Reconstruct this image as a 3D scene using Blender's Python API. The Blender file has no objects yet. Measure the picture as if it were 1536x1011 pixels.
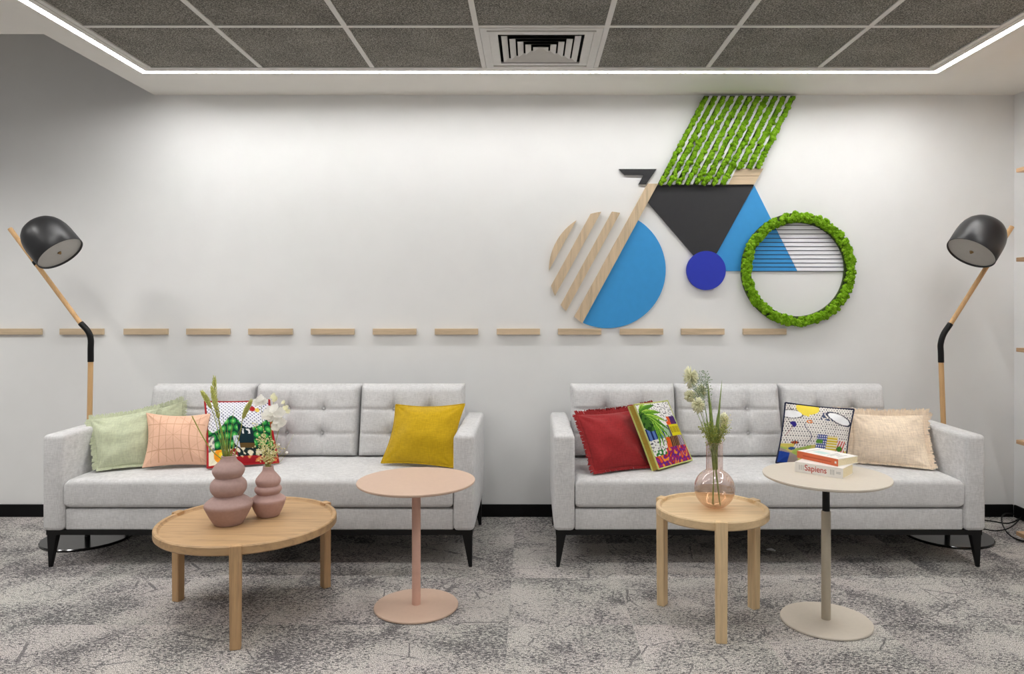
import bpy, bmesh, math, random
from mathutils import Vector, Matrix, noise
random.seed(7)
PI = math.pi
sc = bpy.context.scene
C = sc.collection
# ------------------------------------------------------------------ camera
F = 1098.0; CX = 796.0; CY = 454.0; H = 1.3
cam = bpy.data.cameras.new('camera'); camo = bpy.data.objects.new('camera', cam); C.objects.link(camo)
camo.location = (0, 0, H); camo.rotation_euler = (PI/2, 0, 0)
cam.sensor_width = 36; cam.sensor_fit = 'HORIZONTAL'; cam.lens = 36*F/1536
cam.shift_x = -(CX-768)/1536; cam.shift_y = (CY-505.5)/1536
cam.clip_start = .05
sc.camera = camo
# ------------------------------------------------------------------ world and exposure
w = bpy.data.worlds.new('world'); sc.world = w; w.use_nodes = True
bg = w.node_tree.nodes['Background']; bg.inputs[0].default_value = (1, .995, .985, 1); bg.inputs[1].default_value = .26
sc.view_settings.view_transform = 'Standard'; sc.view_settings.look = 'None'
sc.view_settings.exposure = 0; sc.view_settings.gamma = 1; sc.view_settings.use_curve_mapping = False
LED_POWER = 62.0
FILL_POWER = 5.0

FILL_POS = [(-4.3, 2.9), (-3.3, 2.9), (-1.75, 2.45), (-.55, 2.45), (.65, 2.45), (1.85, 2.45)]  # fill lamps added out of view to brighten floor, seats and left wall
for i_, (lx_, ly_) in enumerate(FILL_POS):
    ld = bpy.data.lights.new('fill_lamp', 'AREA'); ld.shape = 'DISK'; ld.size = .3 if i_ < 2 else .14; ld.energy = FILL_POWER*(2.6 if i_ < 2 else 1); ld.color = (1, .985, .96); ld.spread = 2.6
    lo_ = bpy.data.objects.new('fill_lamp', ld); C.objects.link(lo_); lo_.location = (lx_, ly_, 2.555)
def P(x, y, Y):
    return Vector(((x-CX)/F*Y, Y, H-(y-CY)/F*Y))

# ------------------------------------------------------------------ materials
def s2l(c):
    return tuple(((v/255)/12.92 if v/255 <= .04045 else ((v/255+.055)/1.055)**2.4) for v in c)
class N:
    def __init__(s, name):
        s.m = bpy.data.materials.new(name); s.m.use_nodes = True; s.t = s.m.node_tree
        s.b = s.t.nodes['Principled BSDF']
    def n(s, typ, **kw):
        o = s.t.nodes.new(typ)
        for k, v in kw.items():
            if k.startswith('i_'):
                key = k[2:].replace('_', ' ')
                o.inputs[key].default_value = v
            else: setattr(o, k, v)
        return o
    def l(s, a, b): s.t.links.new(a, b)
    def coord(s, scale=(1, 1, 1), kind='Object'):
        tc = s.n('ShaderNodeTexCoord'); mp = s.n('ShaderNodeMapping'); mp.inputs['Scale'].default_value = scale
        s.l(tc.outputs[kind], mp.inputs[0]); return mp.outputs[0]
    def noise(s, vec, scale, detail=3, rough=.5, dist=0):
        o = s.n('ShaderNodeTexNoise'); o.inputs['Scale'].default_value = scale; o.inputs['Detail'].default_value = detail
        o.inputs['Roughness'].default_value = rough; o.inputs['Distortion'].default_value = dist
        s.l(vec, o.inputs['Vector']); return o.outputs[0]
    def ramp(s, fac, stops):
        o = s.n('ShaderNodeValToRGB'); r = o.color_ramp
        while len(r.elements) < len(stops): r.elements.new(.5)
        for e, (p, c) in zip(r.elements, stops):
            e.position = p; e.color = (*c, 1) if not isinstance(c, (int, float)) else (c, c, c, 1)
        s.l(fac, o.inputs[0]); return o.outputs[0]
    def math(s, op, a, b=None, clamp=False):
        o = s.n('ShaderNodeMath', operation=op); o.use_clamp = clamp
        for i, v in enumerate((a, b)):
            if v is None: continue
            if isinstance(v, (int, float)): o.inputs[i].default_value = v
            else: s.l(v, o.inputs[i])
        return o.outputs[0]
    def mix(s, fac, a, b, blend='MIX'):
        o = s.n('ShaderNodeMix', data_type='RGBA', blend_type=blend)
        for i, v in ((0, fac), (6, a), (7, b)):
            if isinstance(v, (int, float)): o.inputs[i].default_value = v
            elif isinstance(v, tuple): o.inputs[i].default_value = (*v, 1)
            else: s.l(v, o.inputs[i])
        return o.outputs[2]
    def bump(s, h, strength=.3, dist=.002):
        o = s.n('ShaderNodeBump'); o.inputs['Strength'].default_value = strength; o.inputs['Distance'].default_value = dist
        s.l(h, o.inputs['Height']); s.l(o.outputs[0], s.b.inputs['Normal'])
    def col(s, c):
        if isinstance(c, tuple): s.b.inputs['Base Color'].default_value = (*c, 1)
        else: s.l(c, s.b.inputs['Base Color'])
    def set(s, rough=.5, metal=0, spec=None, sheen=None):
        s.b.inputs['Roughness'].default_value = rough; s.b.inputs['Metallic'].default_value = metal
        if spec is not None: s.b.inputs['Specular IOR Level'].default_value = spec
        if sheen: s.b.inputs['Sheen Weight'].default_value = sheen
        return s

def plain(name, rgb, rough=.5, metal=0, spec=None, var=.05, bump=0, scale=30):
    m = N(name); c = s2l(rgb); v = m.coord()
    nz = m.noise(v, scale, 3)
    lo = tuple(x*(1-var) for x in c); hi = tuple(min(1, x*(1+var)) for x in c)
    m.col(m.ramp(nz, [(.3, lo), (.7, hi)])); m.set(rough, metal, spec)
    if bump: m.bump(m.noise(v, scale*8, 2), bump, .001)
    return m.m

def fabric(name, rgb, weave=420, var=.12, bump=.5, rough=.95, streak=True):
    m = N(name); c = s2l(rgb)
    a = m.noise(m.coord((weave, weave*.12, weave*.12)), 1, 2); b = m.noise(m.coord((weave*.12, weave*.12, weave)), 1, 2)
    s_ = m.math('ADD', m.math('MULTIPLY', a, .5), m.math('MULTIPLY', b, .5))
    big = m.noise(m.coord(), 9, 3)
    t = m.math('ADD', m.math('MULTIPLY', s_, .8), m.math('MULTIPLY', big, .2))
    lo = tuple(x*(1-var*1.4) for x in c); hi = tuple(min(1, x*(1+var)) for x in c)
    m.col(m.ramp(t, [(.36, lo), (.64, hi)])); m.set(rough, 0, .15, .15)
    m.bump(s_, bump, .0015); return m.m

def vcol(name, rough=.9, bump=.4, weave=500):
    m = N(name); a = m.n('ShaderNodeVertexColor'); a.layer_name = 'Col'
    v = m.coord(); nz = m.noise(v, weave, 2)
    m.col(m.mix(1.0, a.outputs[0], m.ramp(nz, [(.3, .85), (.7, 1.0)]), 'MULTIPLY')); m.set(rough, 0, .15)
    m.bump(nz, bump, .001); return m.m

def wood(name, rgb, axis='x', dark=.72, seed=0):
    m = N(name); c = s2l(rgb)
    st = {'x': (2.5, 38, 38), 'z': (38, 38, 2.5), 'y': (38, 2.5, 38)}[axis]
    v = m.coord(st); g = m.noise(v, 1, 5, .6, .6)
    fine = m.noise(m.coord(tuple(k*6 for k in st)), 1, 2)
    t = m.math('ADD', m.math('MULTIPLY', g, .75), m.math('MULTIPLY', fine, .25))
    lo = tuple(x*dark for x in c); hi = tuple(min(1, x*1.12) for x in c)
    m.col(m.ramp(t, [(.34, lo), (.5, c), (.66, hi)])); m.set(.48, 0, .35); m.bump(fine, .15, .0008); return m.m

M = {}
M['wall'] = plain('wall_paint', (236, 236, 235), .85, spec=.2, var=.012, bump=.05, scale=6)
M['soffit'] = plain('soffit_paint', (232, 229, 223), .9, spec=.2, var=.012, scale=6)
M['grid'] = plain('grid_white', (222, 219, 214), .6, var=.02)
M['base'] = plain('black_skirting', (10, 10, 11), .6, spec=.2)
M['sofa'] = fabric('sofa_grey', (210, 209, 209), 380, .13, .6)
M['black'] = plain('black_metal', (13, 13, 14), .45, 0, .3, bump=.03)
M['lampblack'] = plain('lamp_black', (36, 36, 38), .38, 0, .5, var=.04)
M['gloss'] = plain('gloss_black', (9, 9, 10), .15, 0, .6)
M['oak'] = wood('oak_table', (188, 154, 114), 'x'); M['oakz'] = wood('oak_leg', (196, 160, 118), 'z')
M['ash'] = wood('ash_top', (214, 186, 146), 'x', .85); M['ashz'] = wood('ash_leg', (222, 194, 152), 'z', .82)
M['slat'] = wood('slat_oak', (206, 184, 154), 'x', .75); M['slatz'] = wood('slat_oak_upright', (208, 186, 156), 'z', .75)
M['pole'] = wood('pole_oak', (208, 168, 120), 'z', .82)
M['pink'] = plain('pink_powder_coat', (204, 176, 156), .5, spec=.35, var=.02, bump=.05, scale=60)
M['pinkpole'] = plain('pink_pole_coat', (214, 172, 154), .5, spec=.35, var=.02, bump=.05, scale=60)
M['beige'] = plain('beige_powder_coat', (208, 198, 184), .5, spec=.35, var=.02, bump=.05, scale=60)
M['beigepole'] = plain('beige_pole_coat', (178, 168, 150), .45, spec=.35, var=.02, bump=.05, scale=60)
M['mauve'] = plain('mauve_clay', (176, 148, 142), .75, spec=.25, var=.05, bump=.12, scale=90)
M['mauve2'] = plain('mauve_clay_pink', (186, 154, 147), .75, spec=.25, var=.05, bump=.12, scale=90)
M['diff'] = plain('lamp_diffuser', (178, 176, 172), .6, var=.02)
M['brass'] = plain('brass', (150, 125, 90), .35, .8)
M['blue'] = plain('sky_blue_paint', (52, 150, 216), .6, var=.02)
M['navy'] = plain('royal_blue_paint', (28, 48, 176), .55, var=.02)
M['char'] = plain('charcoal_paint', (40, 40, 43), .6, var=.05)
M['chip'] = plain('white_panel', (246, 245, 250), .6, var=.01)
M['line'] = plain('dark_line', (30, 28, 50), .6)
M['green'] = fabric('sage_linen', (196, 202, 172), 300, .12, .7)
M['orange'] = fabric('apricot_cotton', (232, 176, 142), 450, .06, .3)
M['mustard'] = fabric('mustard_velvet', (200, 164, 28), 300, .12, .35)
M['red'] = fabric('brick_red_cotton', (150, 42, 44), 350, .15, .6)
M['cream'] = fabric('cream_slub_cotton', (244, 222, 198), 240, .14, .8)
M['redpipe'] = fabric('red_piping', (170, 36, 40)); M['navypipe'] = fabric('navy_piping', (38, 42, 66))
M['olive'] = fabric('olive_gusset', (176, 150, 62)); M['lime'] = fabric('lime_piping', (200, 205, 120))
M['print'] = vcol('printed_cotton')
M['stem'] = plain('green_stem', (156, 164, 70), .7, var=.25, scale=60)
M['blade'] = plain('green_blade', (136, 158, 84), .6, var=.25, scale=60)
M['wheat'] = plain('yellow_green_seed', (200, 202, 116), .8, var=.2, scale=200)
M['white'] = plain('white_petal', (246, 244, 232), .7, var=.03, scale=200)
def petal(name, rgb):
    m = N(name); m.col(s2l(rgb)); m.set(.8, 0, .2); tl = m.n('ShaderNodeBsdfTranslucent'); tl.inputs[0].default_value = (*s2l(rgb), 1)
    nz = m.noise(m.coord(), 200, 2); mx = m.n('ShaderNodeMixShader'); m.l(m.ramp(nz, [(.3, .4), (.7, .55)]), mx.inputs[0]); m.l(m.b.outputs[0], mx.inputs[1]); m.l(tl.outputs[0], mx.inputs[2]); m.l(mx.outputs[0], m.t.nodes['Material Output'].inputs[0]); return m.m
M['creamy'] = petal('cream_bloom', (253, 252, 228))
M['white'] = petal('white_petal', (255, 254, 250))
M['buff'] = plain('buff_blossom', (228, 222, 168), .8, var=.12, scale=300)
M['dusty'] = plain('dusty_leaf', (150, 168, 140), .8, var=.2, scale=100)
M['paper'] = plain('book_pages', (240, 226, 190), .85, var=.06, scale=200)
M['cover'] = plain('book_cover_white', (240, 236, 230), .45, var=.02)
M['orspine'] = plain('book_spine_orange', (222, 112, 70), .45, var=.05)
M['titlered'] = plain('title_red', (186, 72, 62), .5)
M['greyink'] = plain('grey_ink', (150, 148, 146), .6)
M['teal'] = plain('pale_teal_ink', (196, 220, 214), .6)
M['steel'] = plain('vent_metal', (200, 197, 192), .45, .2, var=.03)
M['duct'] = plain('duct_dark', (16, 16, 16), .8)
M['scrap'] = plain('scrap_white', (235, 235, 235), .7)

def mossmat():
    m = N('preserved_moss'); v = m.coord()
    a = m.noise(v, 38, 3); f = m.noise(v, 260, 3, .6)
    t = m.math('ADD', m.math('MULTIPLY', a, .5), m.math('MULTIPLY', f, .5))
    m.col(m.ramp(t, [(.33, s2l((70, 110, 12))), (.5, s2l((126, 178, 30))), (.66, s2l((172, 214, 66)))]))
    m.set(.95, 0, .1); m.bump(f, 1.0, .008); return m.m
M['moss'] = mossmat()

def ceilmat():
    m = N('grey_felt_tile'); v = m.coord(); a = m.noise(v, 170, 2, .6); b = m.noise(v, 3.5, 3)
    t = m.math('ADD', m.math('MULTIPLY', a, .85), m.math('MULTIPLY', b, .15))
    m.col(m.ramp(t, [(.38, s2l((84, 82, 77))), (.5, s2l((126, 123, 116))), (.64, s2l((176, 172, 163)))])); m.set(.95, 0, .1)
    m.bump(a, .5, .003); return m.m
M['tile'] = ceilmat()

def carpetmat():
    m = N('mottled_carpet_tile')
    tc = m.n('ShaderNodeTexCoord'); pos = tc.outputs['Object']
    sx = m.n('ShaderNodeSeparateXYZ'); m.l(pos, sx.inputs[0])
    tx = m.math('FLOOR', m.math('DIVIDE', m.math('ADD', sx.outputs[0], .09), .5)); ty = m.math('FLOOR', m.math('DIVIDE', m.math('SUBTRACT', sx.outputs[1], 3.455), .5))
    cb = m.n('ShaderNodeCombineXYZ'); m.l(tx, cb.inputs[0]); m.l(ty, cb.inputs[1])
    wn = m.n('ShaderNodeTexWhiteNoise', noise_dimensions='3D'); m.l(cb.outputs[0], wn.inputs[0])
    sh = m.n('ShaderNodeVectorMath', operation='MULTIPLY_ADD'); m.l(wn.outputs['Color'], sh.inputs[0]); sh.inputs[1].default_value = (9, 9, 0); m.l(pos, sh.inputs[2])
    v = sh.outputs[0]
    def mp(sca, rot=0):
        o = m.n('ShaderNodeMapping'); o.inputs['Scale'].default_value = sca; o.inputs['Rotation'].default_value = (0, 0, rot); m.l(v, o.inputs[0]); return o.outputs[0]
    patch = m.noise(mp((1, 1, 1)), 3.2, 3, .55, .5)
    fleck = m.noise(mp((1, 1.9, 1), .3), 72, 2, .6, .9)
    # scratches along two skewed families of long lines
    def scratch(rot, sca, th):
        q = m.n('ShaderNodeTexVoronoi', feature='DISTANCE_TO_EDGE'); q.inputs['Scale'].default_value = sca
        dn = m.n('ShaderNodeTexNoise'); dn.inputs['Scale'].default_value = 30; m.l(v, dn.inputs['Vector'])
        ad = m.n('ShaderNodeVectorMath', operation='MULTIPLY_ADD'); m.l(dn.outputs['Color'], ad.inputs[0]); ad.inputs[1].default_value = (.02, .02, 0); m.l(mp((1, 1.6, 1), rot), ad.inputs[2])
        m.l(ad.outputs[0], q.inputs['Vector'])
        line = m.math('LESS_THAN', q.outputs['Distance'], th)
        msk = m.noise(mp((1, 1, 1)), 5 + rot*2, 2)
        return m.math('MULTIPLY', line, m.ramp(msk, [(.47, 0.0), (.56, 1.0)]))
    sc1 = scratch(.5, 3.2, .009); sc2 = scratch(2.0, 2.3, .007)
    thr = m.math('ADD', fleck, m.math('MULTIPLY', m.math('SUBTRACT', patch, .5), .6))
    dark = m.ramp(thr, [(.475, 0.0), (.60, 1.0)])
    lines = m.math('MAXIMUM', sc1, sc2)
    d = m.math('MAXIMUM', m.math('MULTIPLY', dark, .85), m.math('MULTIPLY', lines, .7))
    loop = m.n('ShaderNodeTexNoise'); loop.inputs['Scale'].default_value = 1; loop.inputs['Detail'].default_value = 1
    lm = m.n('ShaderNodeMapping'); lm.inputs['Scale'].default_value = (330, 230, 200); m.l(pos, lm.inputs[0]); m.l(lm.outputs[0], loop.inputs['Vector'])
    tint = m.ramp(m.noise(mp((1, 1, 1)), 1.7, 2), [(.35, s2l((200, 197, 190))), (.65, s2l((206, 199, 195)))])
    tv = m.math('ADD', m.math('MULTIPLY', wn.outputs['Value'], .22), .86)
    light = m.mix(1.0, tint, m.ramp(tv, [(0.0, 0.0), (1.0, 1.0)]), 'MULTIPLY')
    c = m.mix(d, light, s2l((78, 76, 81)))
    c = m.mix(1.0, c, m.ramp(loop.outputs[0], [(.3, .25), (.5, .92), (.7, 1.65)]), 'MULTIPLY')
    m.col(c); m.set(1, 0, .05); m.bump(loop.outputs[0], .7, .004); return m.m
M['carpet'] = carpetmat()

def glassmat(name, col, rough=0, ior=1.45, alpha=None):
    m = N(name); m.col(col); m.set(rough); m.b.inputs['Transmission Weight'].default_value = 1; m.b.inputs['IOR'].default_value = ior
    return m.m
def thin_glass(name, tint, refl):
    m = N(name); t = m.t; t.nodes.remove(m.b)
    tr = m.n('ShaderNodeBsdfTransparent'); tr.inputs[0].default_value = (*tint, 1)
    gl = m.n('ShaderNodeBsdfGlossy'); gl.inputs['Roughness'].default_value = .03; gl.inputs[0].default_value = (1, .93, .9, 1)
    lw = m.n('ShaderNodeLayerWeight'); lw.inputs[0].default_value = .35
    ff = m.math('MULTIPLY', lw.outputs['Facing'], refl)
    ff = m.math('ADD', ff, .05)
    mx = m.n('ShaderNodeMixShader'); m.l(ff, mx.inputs[0]); m.l(tr.outputs[0], mx.inputs[1]); m.l(gl.outputs[0], mx.inputs[2])
    m.l(mx.outputs[0], t.nodes['Material Output'].inputs[0]); return m.m
M['glass'] = thin_glass('rose_glass', (.91, .84, .82), .6)
M['water'] = thin_glass('amber_water', (.97, .90, .80), .1)

def emat(name, col, s):
    m = N(name); m.b.inputs['Emission Color'].default_value = (*col, 1); m.b.inputs['Emission Strength'].default_value = s
    m.b.inputs['Base Color'].default_value = (.9, .9, .9, 1); return m.m
M['led'] = emat('led_glow', (1, .995, .985), LED_POWER)

# ------------------------------------------------------------------ geometry helpers
def link(name, me, mat, parent=None, smooth=False):
    o = bpy.data.objects.new(name, me); C.objects.link(o)
    for m_ in (mat if isinstance(mat, (list, tuple)) else [mat]): me.materials.append(m_)
    if smooth:
        me.polygons.foreach_set('use_smooth', [True]*len(me.polygons))
    if parent:
        root = parent; off = Vector((0, 0, 0))
        while root: off += root.location; root = root.parent
        me.transform(Matrix.Translation(-off)); o.parent = parent
    return o
def obj(name, bm, mat, parent=None, smooth=False, kind=None):
    bmesh.ops.recalc_face_normals(bm, faces=bm.faces)
    me = bpy.data.meshes.new(name); bm.to_mesh(me); bm.free()
    o = link(name, me, mat, parent, smooth)
    if kind: o['kind'] = kind
    return o
def sharp(o, ang=.6):
    me = o.data
    bm = bmesh.new(); bm.from_mesh(me)
    for e in bm.edges:
        if len(e.link_faces) == 2 and e.calc_face_angle(0) > ang: e.smooth = False
    for f in bm.faces: f.smooth = True
    bm.to_mesh(me); bm.free(); return o
def tag(o, label, cat, group=None):
    o['label'] = label; o['category'] = cat
    if group: o['group'] = group
    return o
def thing(name, loc, label, cat, group=None):
    o = bpy.data.objects.new(name, None); o.empty_display_size = .05; C.objects.link(o); o.location = loc
    return tag(o, label, cat, group)
def box(bm, x0, x1, y0, y1, z0, z1, bev=0, seg=2):
    t = bmesh.new(); bmesh.ops.create_cube(t, size=1)
    for v in t.verts: v.co = Vector(((x0+x1)/2+v.co.x*(x1-x0), (y0+y1)/2+v.co.y*(y1-y0), (z0+z1)/2+v.co.z*(z1-z0)))
    if bev: bmesh.ops.bevel(t, geom=t.edges[:], offset=bev, segments=seg, affect='EDGES', profile=.5)
    merge(bm, t); return bm
def merge(bm, t):
    mp = {v: bm.verts.new(v.co) for v in t.verts}
    for f in t.faces:
        try: bm.faces.new([mp[v] for v in f.verts])
        except ValueError: pass
    t.free()
def tapered(bm, c0, a0, c1, a1, dirx, bev=.003):
    """tapered bar from centre c0 (half sizes a0) at the bottom to c1 (a1) at the top; dirx = horizontal unit vector of first half size"""
    dx = Vector(dirx); dy = Vector((-dx.y, dx.x, 0)); t = bmesh.new(); vs = []
    for c, a in ((c0, a0), (c1, a1)):
        for sx_, sy_ in ((-1, -1), (1, -1), (1, 1), (-1, 1)): vs.append(t.verts.new(Vector(c)+dx*a[0]*sx_+dy*a[1]*sy_))
    t.faces.new(vs[3::-1]); t.faces.new(vs[4:])
    for i in range(4): t.faces.new((vs[i], vs[(i+1) % 4], vs[4+(i+1) % 4], vs[4+i]))
    if bev: bmesh.ops.bevel(t, geom=t.edges[:], offset=bev, segments=2, affect='EDGES')
    merge(bm, t); return bm
def lathe(bm, prof, c=(0, 0, 0), seg=64, mat4=None):
    rings = []
    for r, z in prof:
        if r < 1e-6: rings.append([bm.verts.new(Vector((0, 0, z)))])
        else: rings.append([bm.verts.new(Vector((r*math.cos(2*PI*i/seg), r*math.sin(2*PI*i/seg), z))) for i in range(seg)])
    for a, b in zip(rings, rings[1:]):
        for i in range(seg):
            j = (i+1) % seg
            if len(a) == 1 and len(b) == 1: continue
            if len(a) == 1: bm.faces.new((a[0], b[i], b[j]))
            elif len(b) == 1: bm.faces.new((a[i], a[j], b[0]))
            else: bm.faces.new((a[i], a[j], b[j], b[i]))
    allv = [v for r in rings for v in r]
    for v in allv:
        if mat4: v.co = mat4 @ v.co
        else: v.co += Vector(c)
    return bm
def tube(bm, pts, rad, seg=10, cap=True):
    pts = [Vector(p) for p in pts]; n = len(pts)
    if not isinstance(rad, (list, tuple)): rad = [rad]*n
    tg = [(pts[min(i+1, n-1)]-pts[max(i-1, 0)]).normalized() for i in range(n)]
    up = Vector((0, 1, 0)) if abs(tg[0].y) < .9 else Vector((1, 0, 0))
    nx = tg[0].cross(up).normalized(); rings = []
    for i in range(n):
        nx = (nx - tg[i]*nx.dot(tg[i])).normalized(); ny = tg[i].cross(nx)
        rings.append([bm.verts.new(pts[i]+(nx*math.cos(2*PI*k/seg)+ny*math.sin(2*PI*k/seg))*rad[i]) for k in range(seg)])
    for a, b in zip(rings, rings[1:]):
        for k in range(seg): bm.faces.new((a[k], a[(k+1) % seg], b[(k+1) % seg], b[k]))
    if cap: bm.faces.new(rings[0][::-1]); bm.faces.new(rings[-1])
    return bm
def bez(pts, n=12):
    """Catmull-Rom through points"""
    p = [Vector(q) for q in pts]; p = [p[0]*2-p[1]]+p+[p[-1]*2-p[-2]]; out = []
    for i in range(1, len(p)-2):
        for k in range(n):
            t = k/n
            out.append(.5*((2*p[i])+(p[i+1]-p[i-1])*t+(2*p[i-1]-5*p[i]+4*p[i+1]-p[i+2])*t*t+(3*p[i]-p[i-1]-3*p[i+1]+p[i+2])*t**3))
    out.append(p[-2]); return out
def prism(bm, poly, Yf, Yb):
    """poly in photo pixels read on the plane Yf, extruded back to Yb"""
    f = [bm.verts.new(P(x, y, Yf)) for x, y in poly]; b = [bm.verts.new(Vector((v.co.x, Yb, v.co.z))) for v in f]
    bm.faces.new(f); bm.faces.new(b[::-1]); n = len(f)
    for i in range(n): bm.faces.new((f[i], f[(i+1) % n], b[(i+1) % n], b[i]))
    return bm
def struct(name, bm, mat, smooth=False): return obj(name, bm, mat, None, smooth, 'structure')

# ------------------------------------------------------------------ the room
WY = 4.45; CZ = 2.562; XR = 2.94; XL = -5.2; YB = -1.6
b = bmesh.new(); box(b, XL, XR+.1, YB, WY+.1, -.05, 0); struct('floor', b, M['carpet'])
b = bmesh.new(); box(b, XL, XR+.1, WY, WY+.1, 0, 3.25); struct('wall_back', b, M['wall'])
b = bmesh.new(); box(b, XR, XR+.1, YB, WY, 0, 2.75); struct('wall_right', b, M['wall'])
b = bmesh.new(); box(b, XL, XR-.012, WY-.012, WY, 0, .075, .002); struct('baseboard_back', b, M['base'])
b = bmesh.new(); box(b, XR-.012, XR, YB, WY-.012, 0, .075, .002); struct('baseboard_right', b, M['base'])
# tiled ceiling
gx = [-2.05+.6*i for i in range(8)]; gy = [3.94-.595*i for i in range(6)]
VX = (-.25, .35); VY = (3.345, 3.94)
b = bmesh.new()
for i in range(7):
    for j in range(5):
        if i == 3 and j == 0: continue
        box(b, gx[i]+.006, gx[i+1]-.006, gy[j+1]+.006, gy[j]-.006, CZ+.004, CZ+.022)
struct('ceiling', b, M['tile'])
b = bmesh.new()
for i, x in enumerate(gx[1:-1]): box(b, x-.012, x+.012, gy[-1], gy[0], CZ-.001, CZ+.004)
for j in gy[1:-1]: box(b, gx[0], gx[-1], j-.012, j+.012, CZ-.0012, CZ+.0038)
struct('trim_1', b, M['grid'])
# frame around the tiles, led slot and flat soffit
def ring(bm, x0, x1, y0, y1, d0, d1, z0, z1):
    """rectangular ring between offsets d0 and d1 outside the rectangle"""
    o = [(x0-d1, y0-d1), (x1+d1, y0-d1), (x1+d1, y1+d1), (x0-d1, y1+d1)]; i = [(x0-d0, y0-d0), (x1+d0, y0-d0), (x1+d0, y1+d0), (x0-d0, y1+d0)]
    V = {}
    for k in range(4):
        for nm, p in (('o', o[k]), ('i', i[k])):
            for zz in (0, 1): V[nm, k, zz] = bm.verts.new((p[0], p[1], (z0, z1)[zz]))
    for k in range(4):
        j = (k+1) % 4
        bm.faces.new((V['o', k, 0], V['o', j, 0], V['i', j, 0], V['i', k, 0])); bm.faces.new((V['o', k, 1], V['i', k, 1], V['i', j, 1], V['o', j, 1]))
        bm.faces.new((V['o', k, 0], V['o', k, 1], V['o', j, 1], V['o', j, 0])); bm.faces.new((V['i', k, 0], V['i', j, 0], V['i', j, 1], V['i', k, 1]))
    return bm
TX0, TX1, TY0, TY1 = gx[0], gx[-1], gy[-1], gy[0]
b = bmesh.new(); ring(b, TX0, TX1, TY0, TY1, -.012, .012, CZ-.003, CZ+.03); ring(b, TX0, TX1, TY0, TY1, .02, .05, CZ-.001, CZ+.03); ring(b, TX0, TX1, TY0, TY1, .012, .02, CZ+.006, CZ+.03)
struct('trim_2', b, M['grid'])
b = bmesh.new(); ring(b, TX0, TX1, TY0, TY1, .052, .084, CZ+.0045, CZ+.012)
tag(obj('led_strip', b, M['led']), 'continuous glowing white light strip recessed around the grey ceiling tiles', 'light strip')
b = bmesh.new(); ring(b, TX0, TX1, TY0, TY1, .05, .086, CZ+.013, CZ+.03); struct('trim_3', b, M['grid'])
OX0, OX1, OY0, OY1 = TX0-.086, TX1+.086, TY0-.086, TY1+.086
b = bmesh.new()
def sl(x0, x1, y0, y1): box(b, x0, x1, y0, y1, CZ, CZ+.14)
SX = -2.288; NY = 3.44
sl(OX1, XR, YB, WY); sl(SX, OX1, OY1, WY); sl(SX, OX0, NY, OY1); sl(XL, OX0, YB, NY); sl(OX0, OX1, YB, OY0)
bmesh.ops.remove_doubles(b, verts=b.verts[:], dist=1e-5)
struct('ceiling_soffit', b, M['soffit']); 
b = bmesh.new(); box(b, XL, XR+.1, YB-.05, YB, CZ, 3.25); struct('light_block_front', b, M['soffit'])  # unseen panel added to stop stray light entering above the ceiling
b = bmesh.new(); box(b, -3.5, -3.42, YB, WY, CZ+.0005, 3.25); struct('light_block_left', b, M['soffit'])  # unseen panel added beside the notch to keep the upper wall dark
b = bmesh.new(); box(b, XL, XR+.1, YB, WY+.1, 3.25, 3.35); struct('ceiling_slab', b, M['soffit'])
for lx_, ly_ in FILL_POS:
    b = bmesh.new(); lathe(b, [(.078, CZ-.006), (.095, CZ-.004), (.097, CZ+.003), (.078, CZ+.003), (.078, CZ-.006)], (lx_, ly_, 0), 40); tag(obj('fill_ring', b, M['grid']), 'added white ring of an unseen fill light in the ceiling, '+['furthest left', 'above the lamp side of the room', 'above the coffee table end', 'above the pink table', 'above the small wooden table', 'above the beige table'][FILL_POS.index((lx_, ly_))], 'fill_ring', 'added ceiling fill lights')  # rings added around the unseen fill lamps
# ------------------------------------------------------------------ air vent
cx, cy = .05, (VY[0]+VY[1])/2
t = thing('ceiling_vent', (cx, cy, CZ), 'square white metal air diffuser with concentric louvres in the ceiling grid', 'vent')
b = bmesh.new(); ring(b, cx, cx, cy, cy, .205, .286, CZ-.004, CZ+.004); ring(b, cx, cx, cy, cy, .246, .254, CZ-.008, CZ-.004); obj('frame', b, M['steel'], t)
def frustum(bm, c, a0, z0, a1, z1, th=.003):
    for a, z, A, Z in ((a0, z0, a1, z1), (a0-th, z0, a1-th, z1)):
        lo = [bm.verts.new((c[0]+sx_*a, c[1]+sy_*a, z)) for sx_, sy_ in ((-1, -1), (1, -1), (1, 1), (-1, 1))]
        hi = [bm.verts.new((c[0]+sx_*A, c[1]+sy_*A, Z)) for sx_, sy_ in ((-1, -1), (1, -1), (1, 1), (-1, 1))]
        for k in range(4): bm.faces.new((lo[k], lo[(k+1) % 4], hi[(k+1) % 4], hi[k]))
for a in (.190, .152, .114, .076, .038):
    b = bmesh.new(); frustum(b, (cx, cy), a, CZ-.004, a-.027, CZ+.008, .0015)
    if a < .05:
        q = [b.verts.new((cx+sx_*(a-.027), cy+sy_*(a-.027), CZ+.008)) for sx_, sy_ in ((-1, -1), (1, -1), (1, 1), (-1, 1))]; b.faces.new(q)
    obj('louvre', b, M['steel'], t)
b = bmesh.new()
lo = [b.verts.new((cx+sx_*.206, cy+sy_*.206, CZ+.004)) for sx_, sy_ in ((-1, -1), (1, -1), (1, 1), (-1, 1))]; hi = [b.verts.new((cx+sx_*.206, cy+sy_*.206, CZ+.13)) for sx_, sy_ in ((-1, -1), (1, -1), (1, 1), (-1, 1))]
for k in range(4): b.faces.new((lo[k], lo[(k+1) % 4], hi[(k+1) % 4], hi[k]))
b.faces.new(hi); obj('duct', b, M['duct'], t)

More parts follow.
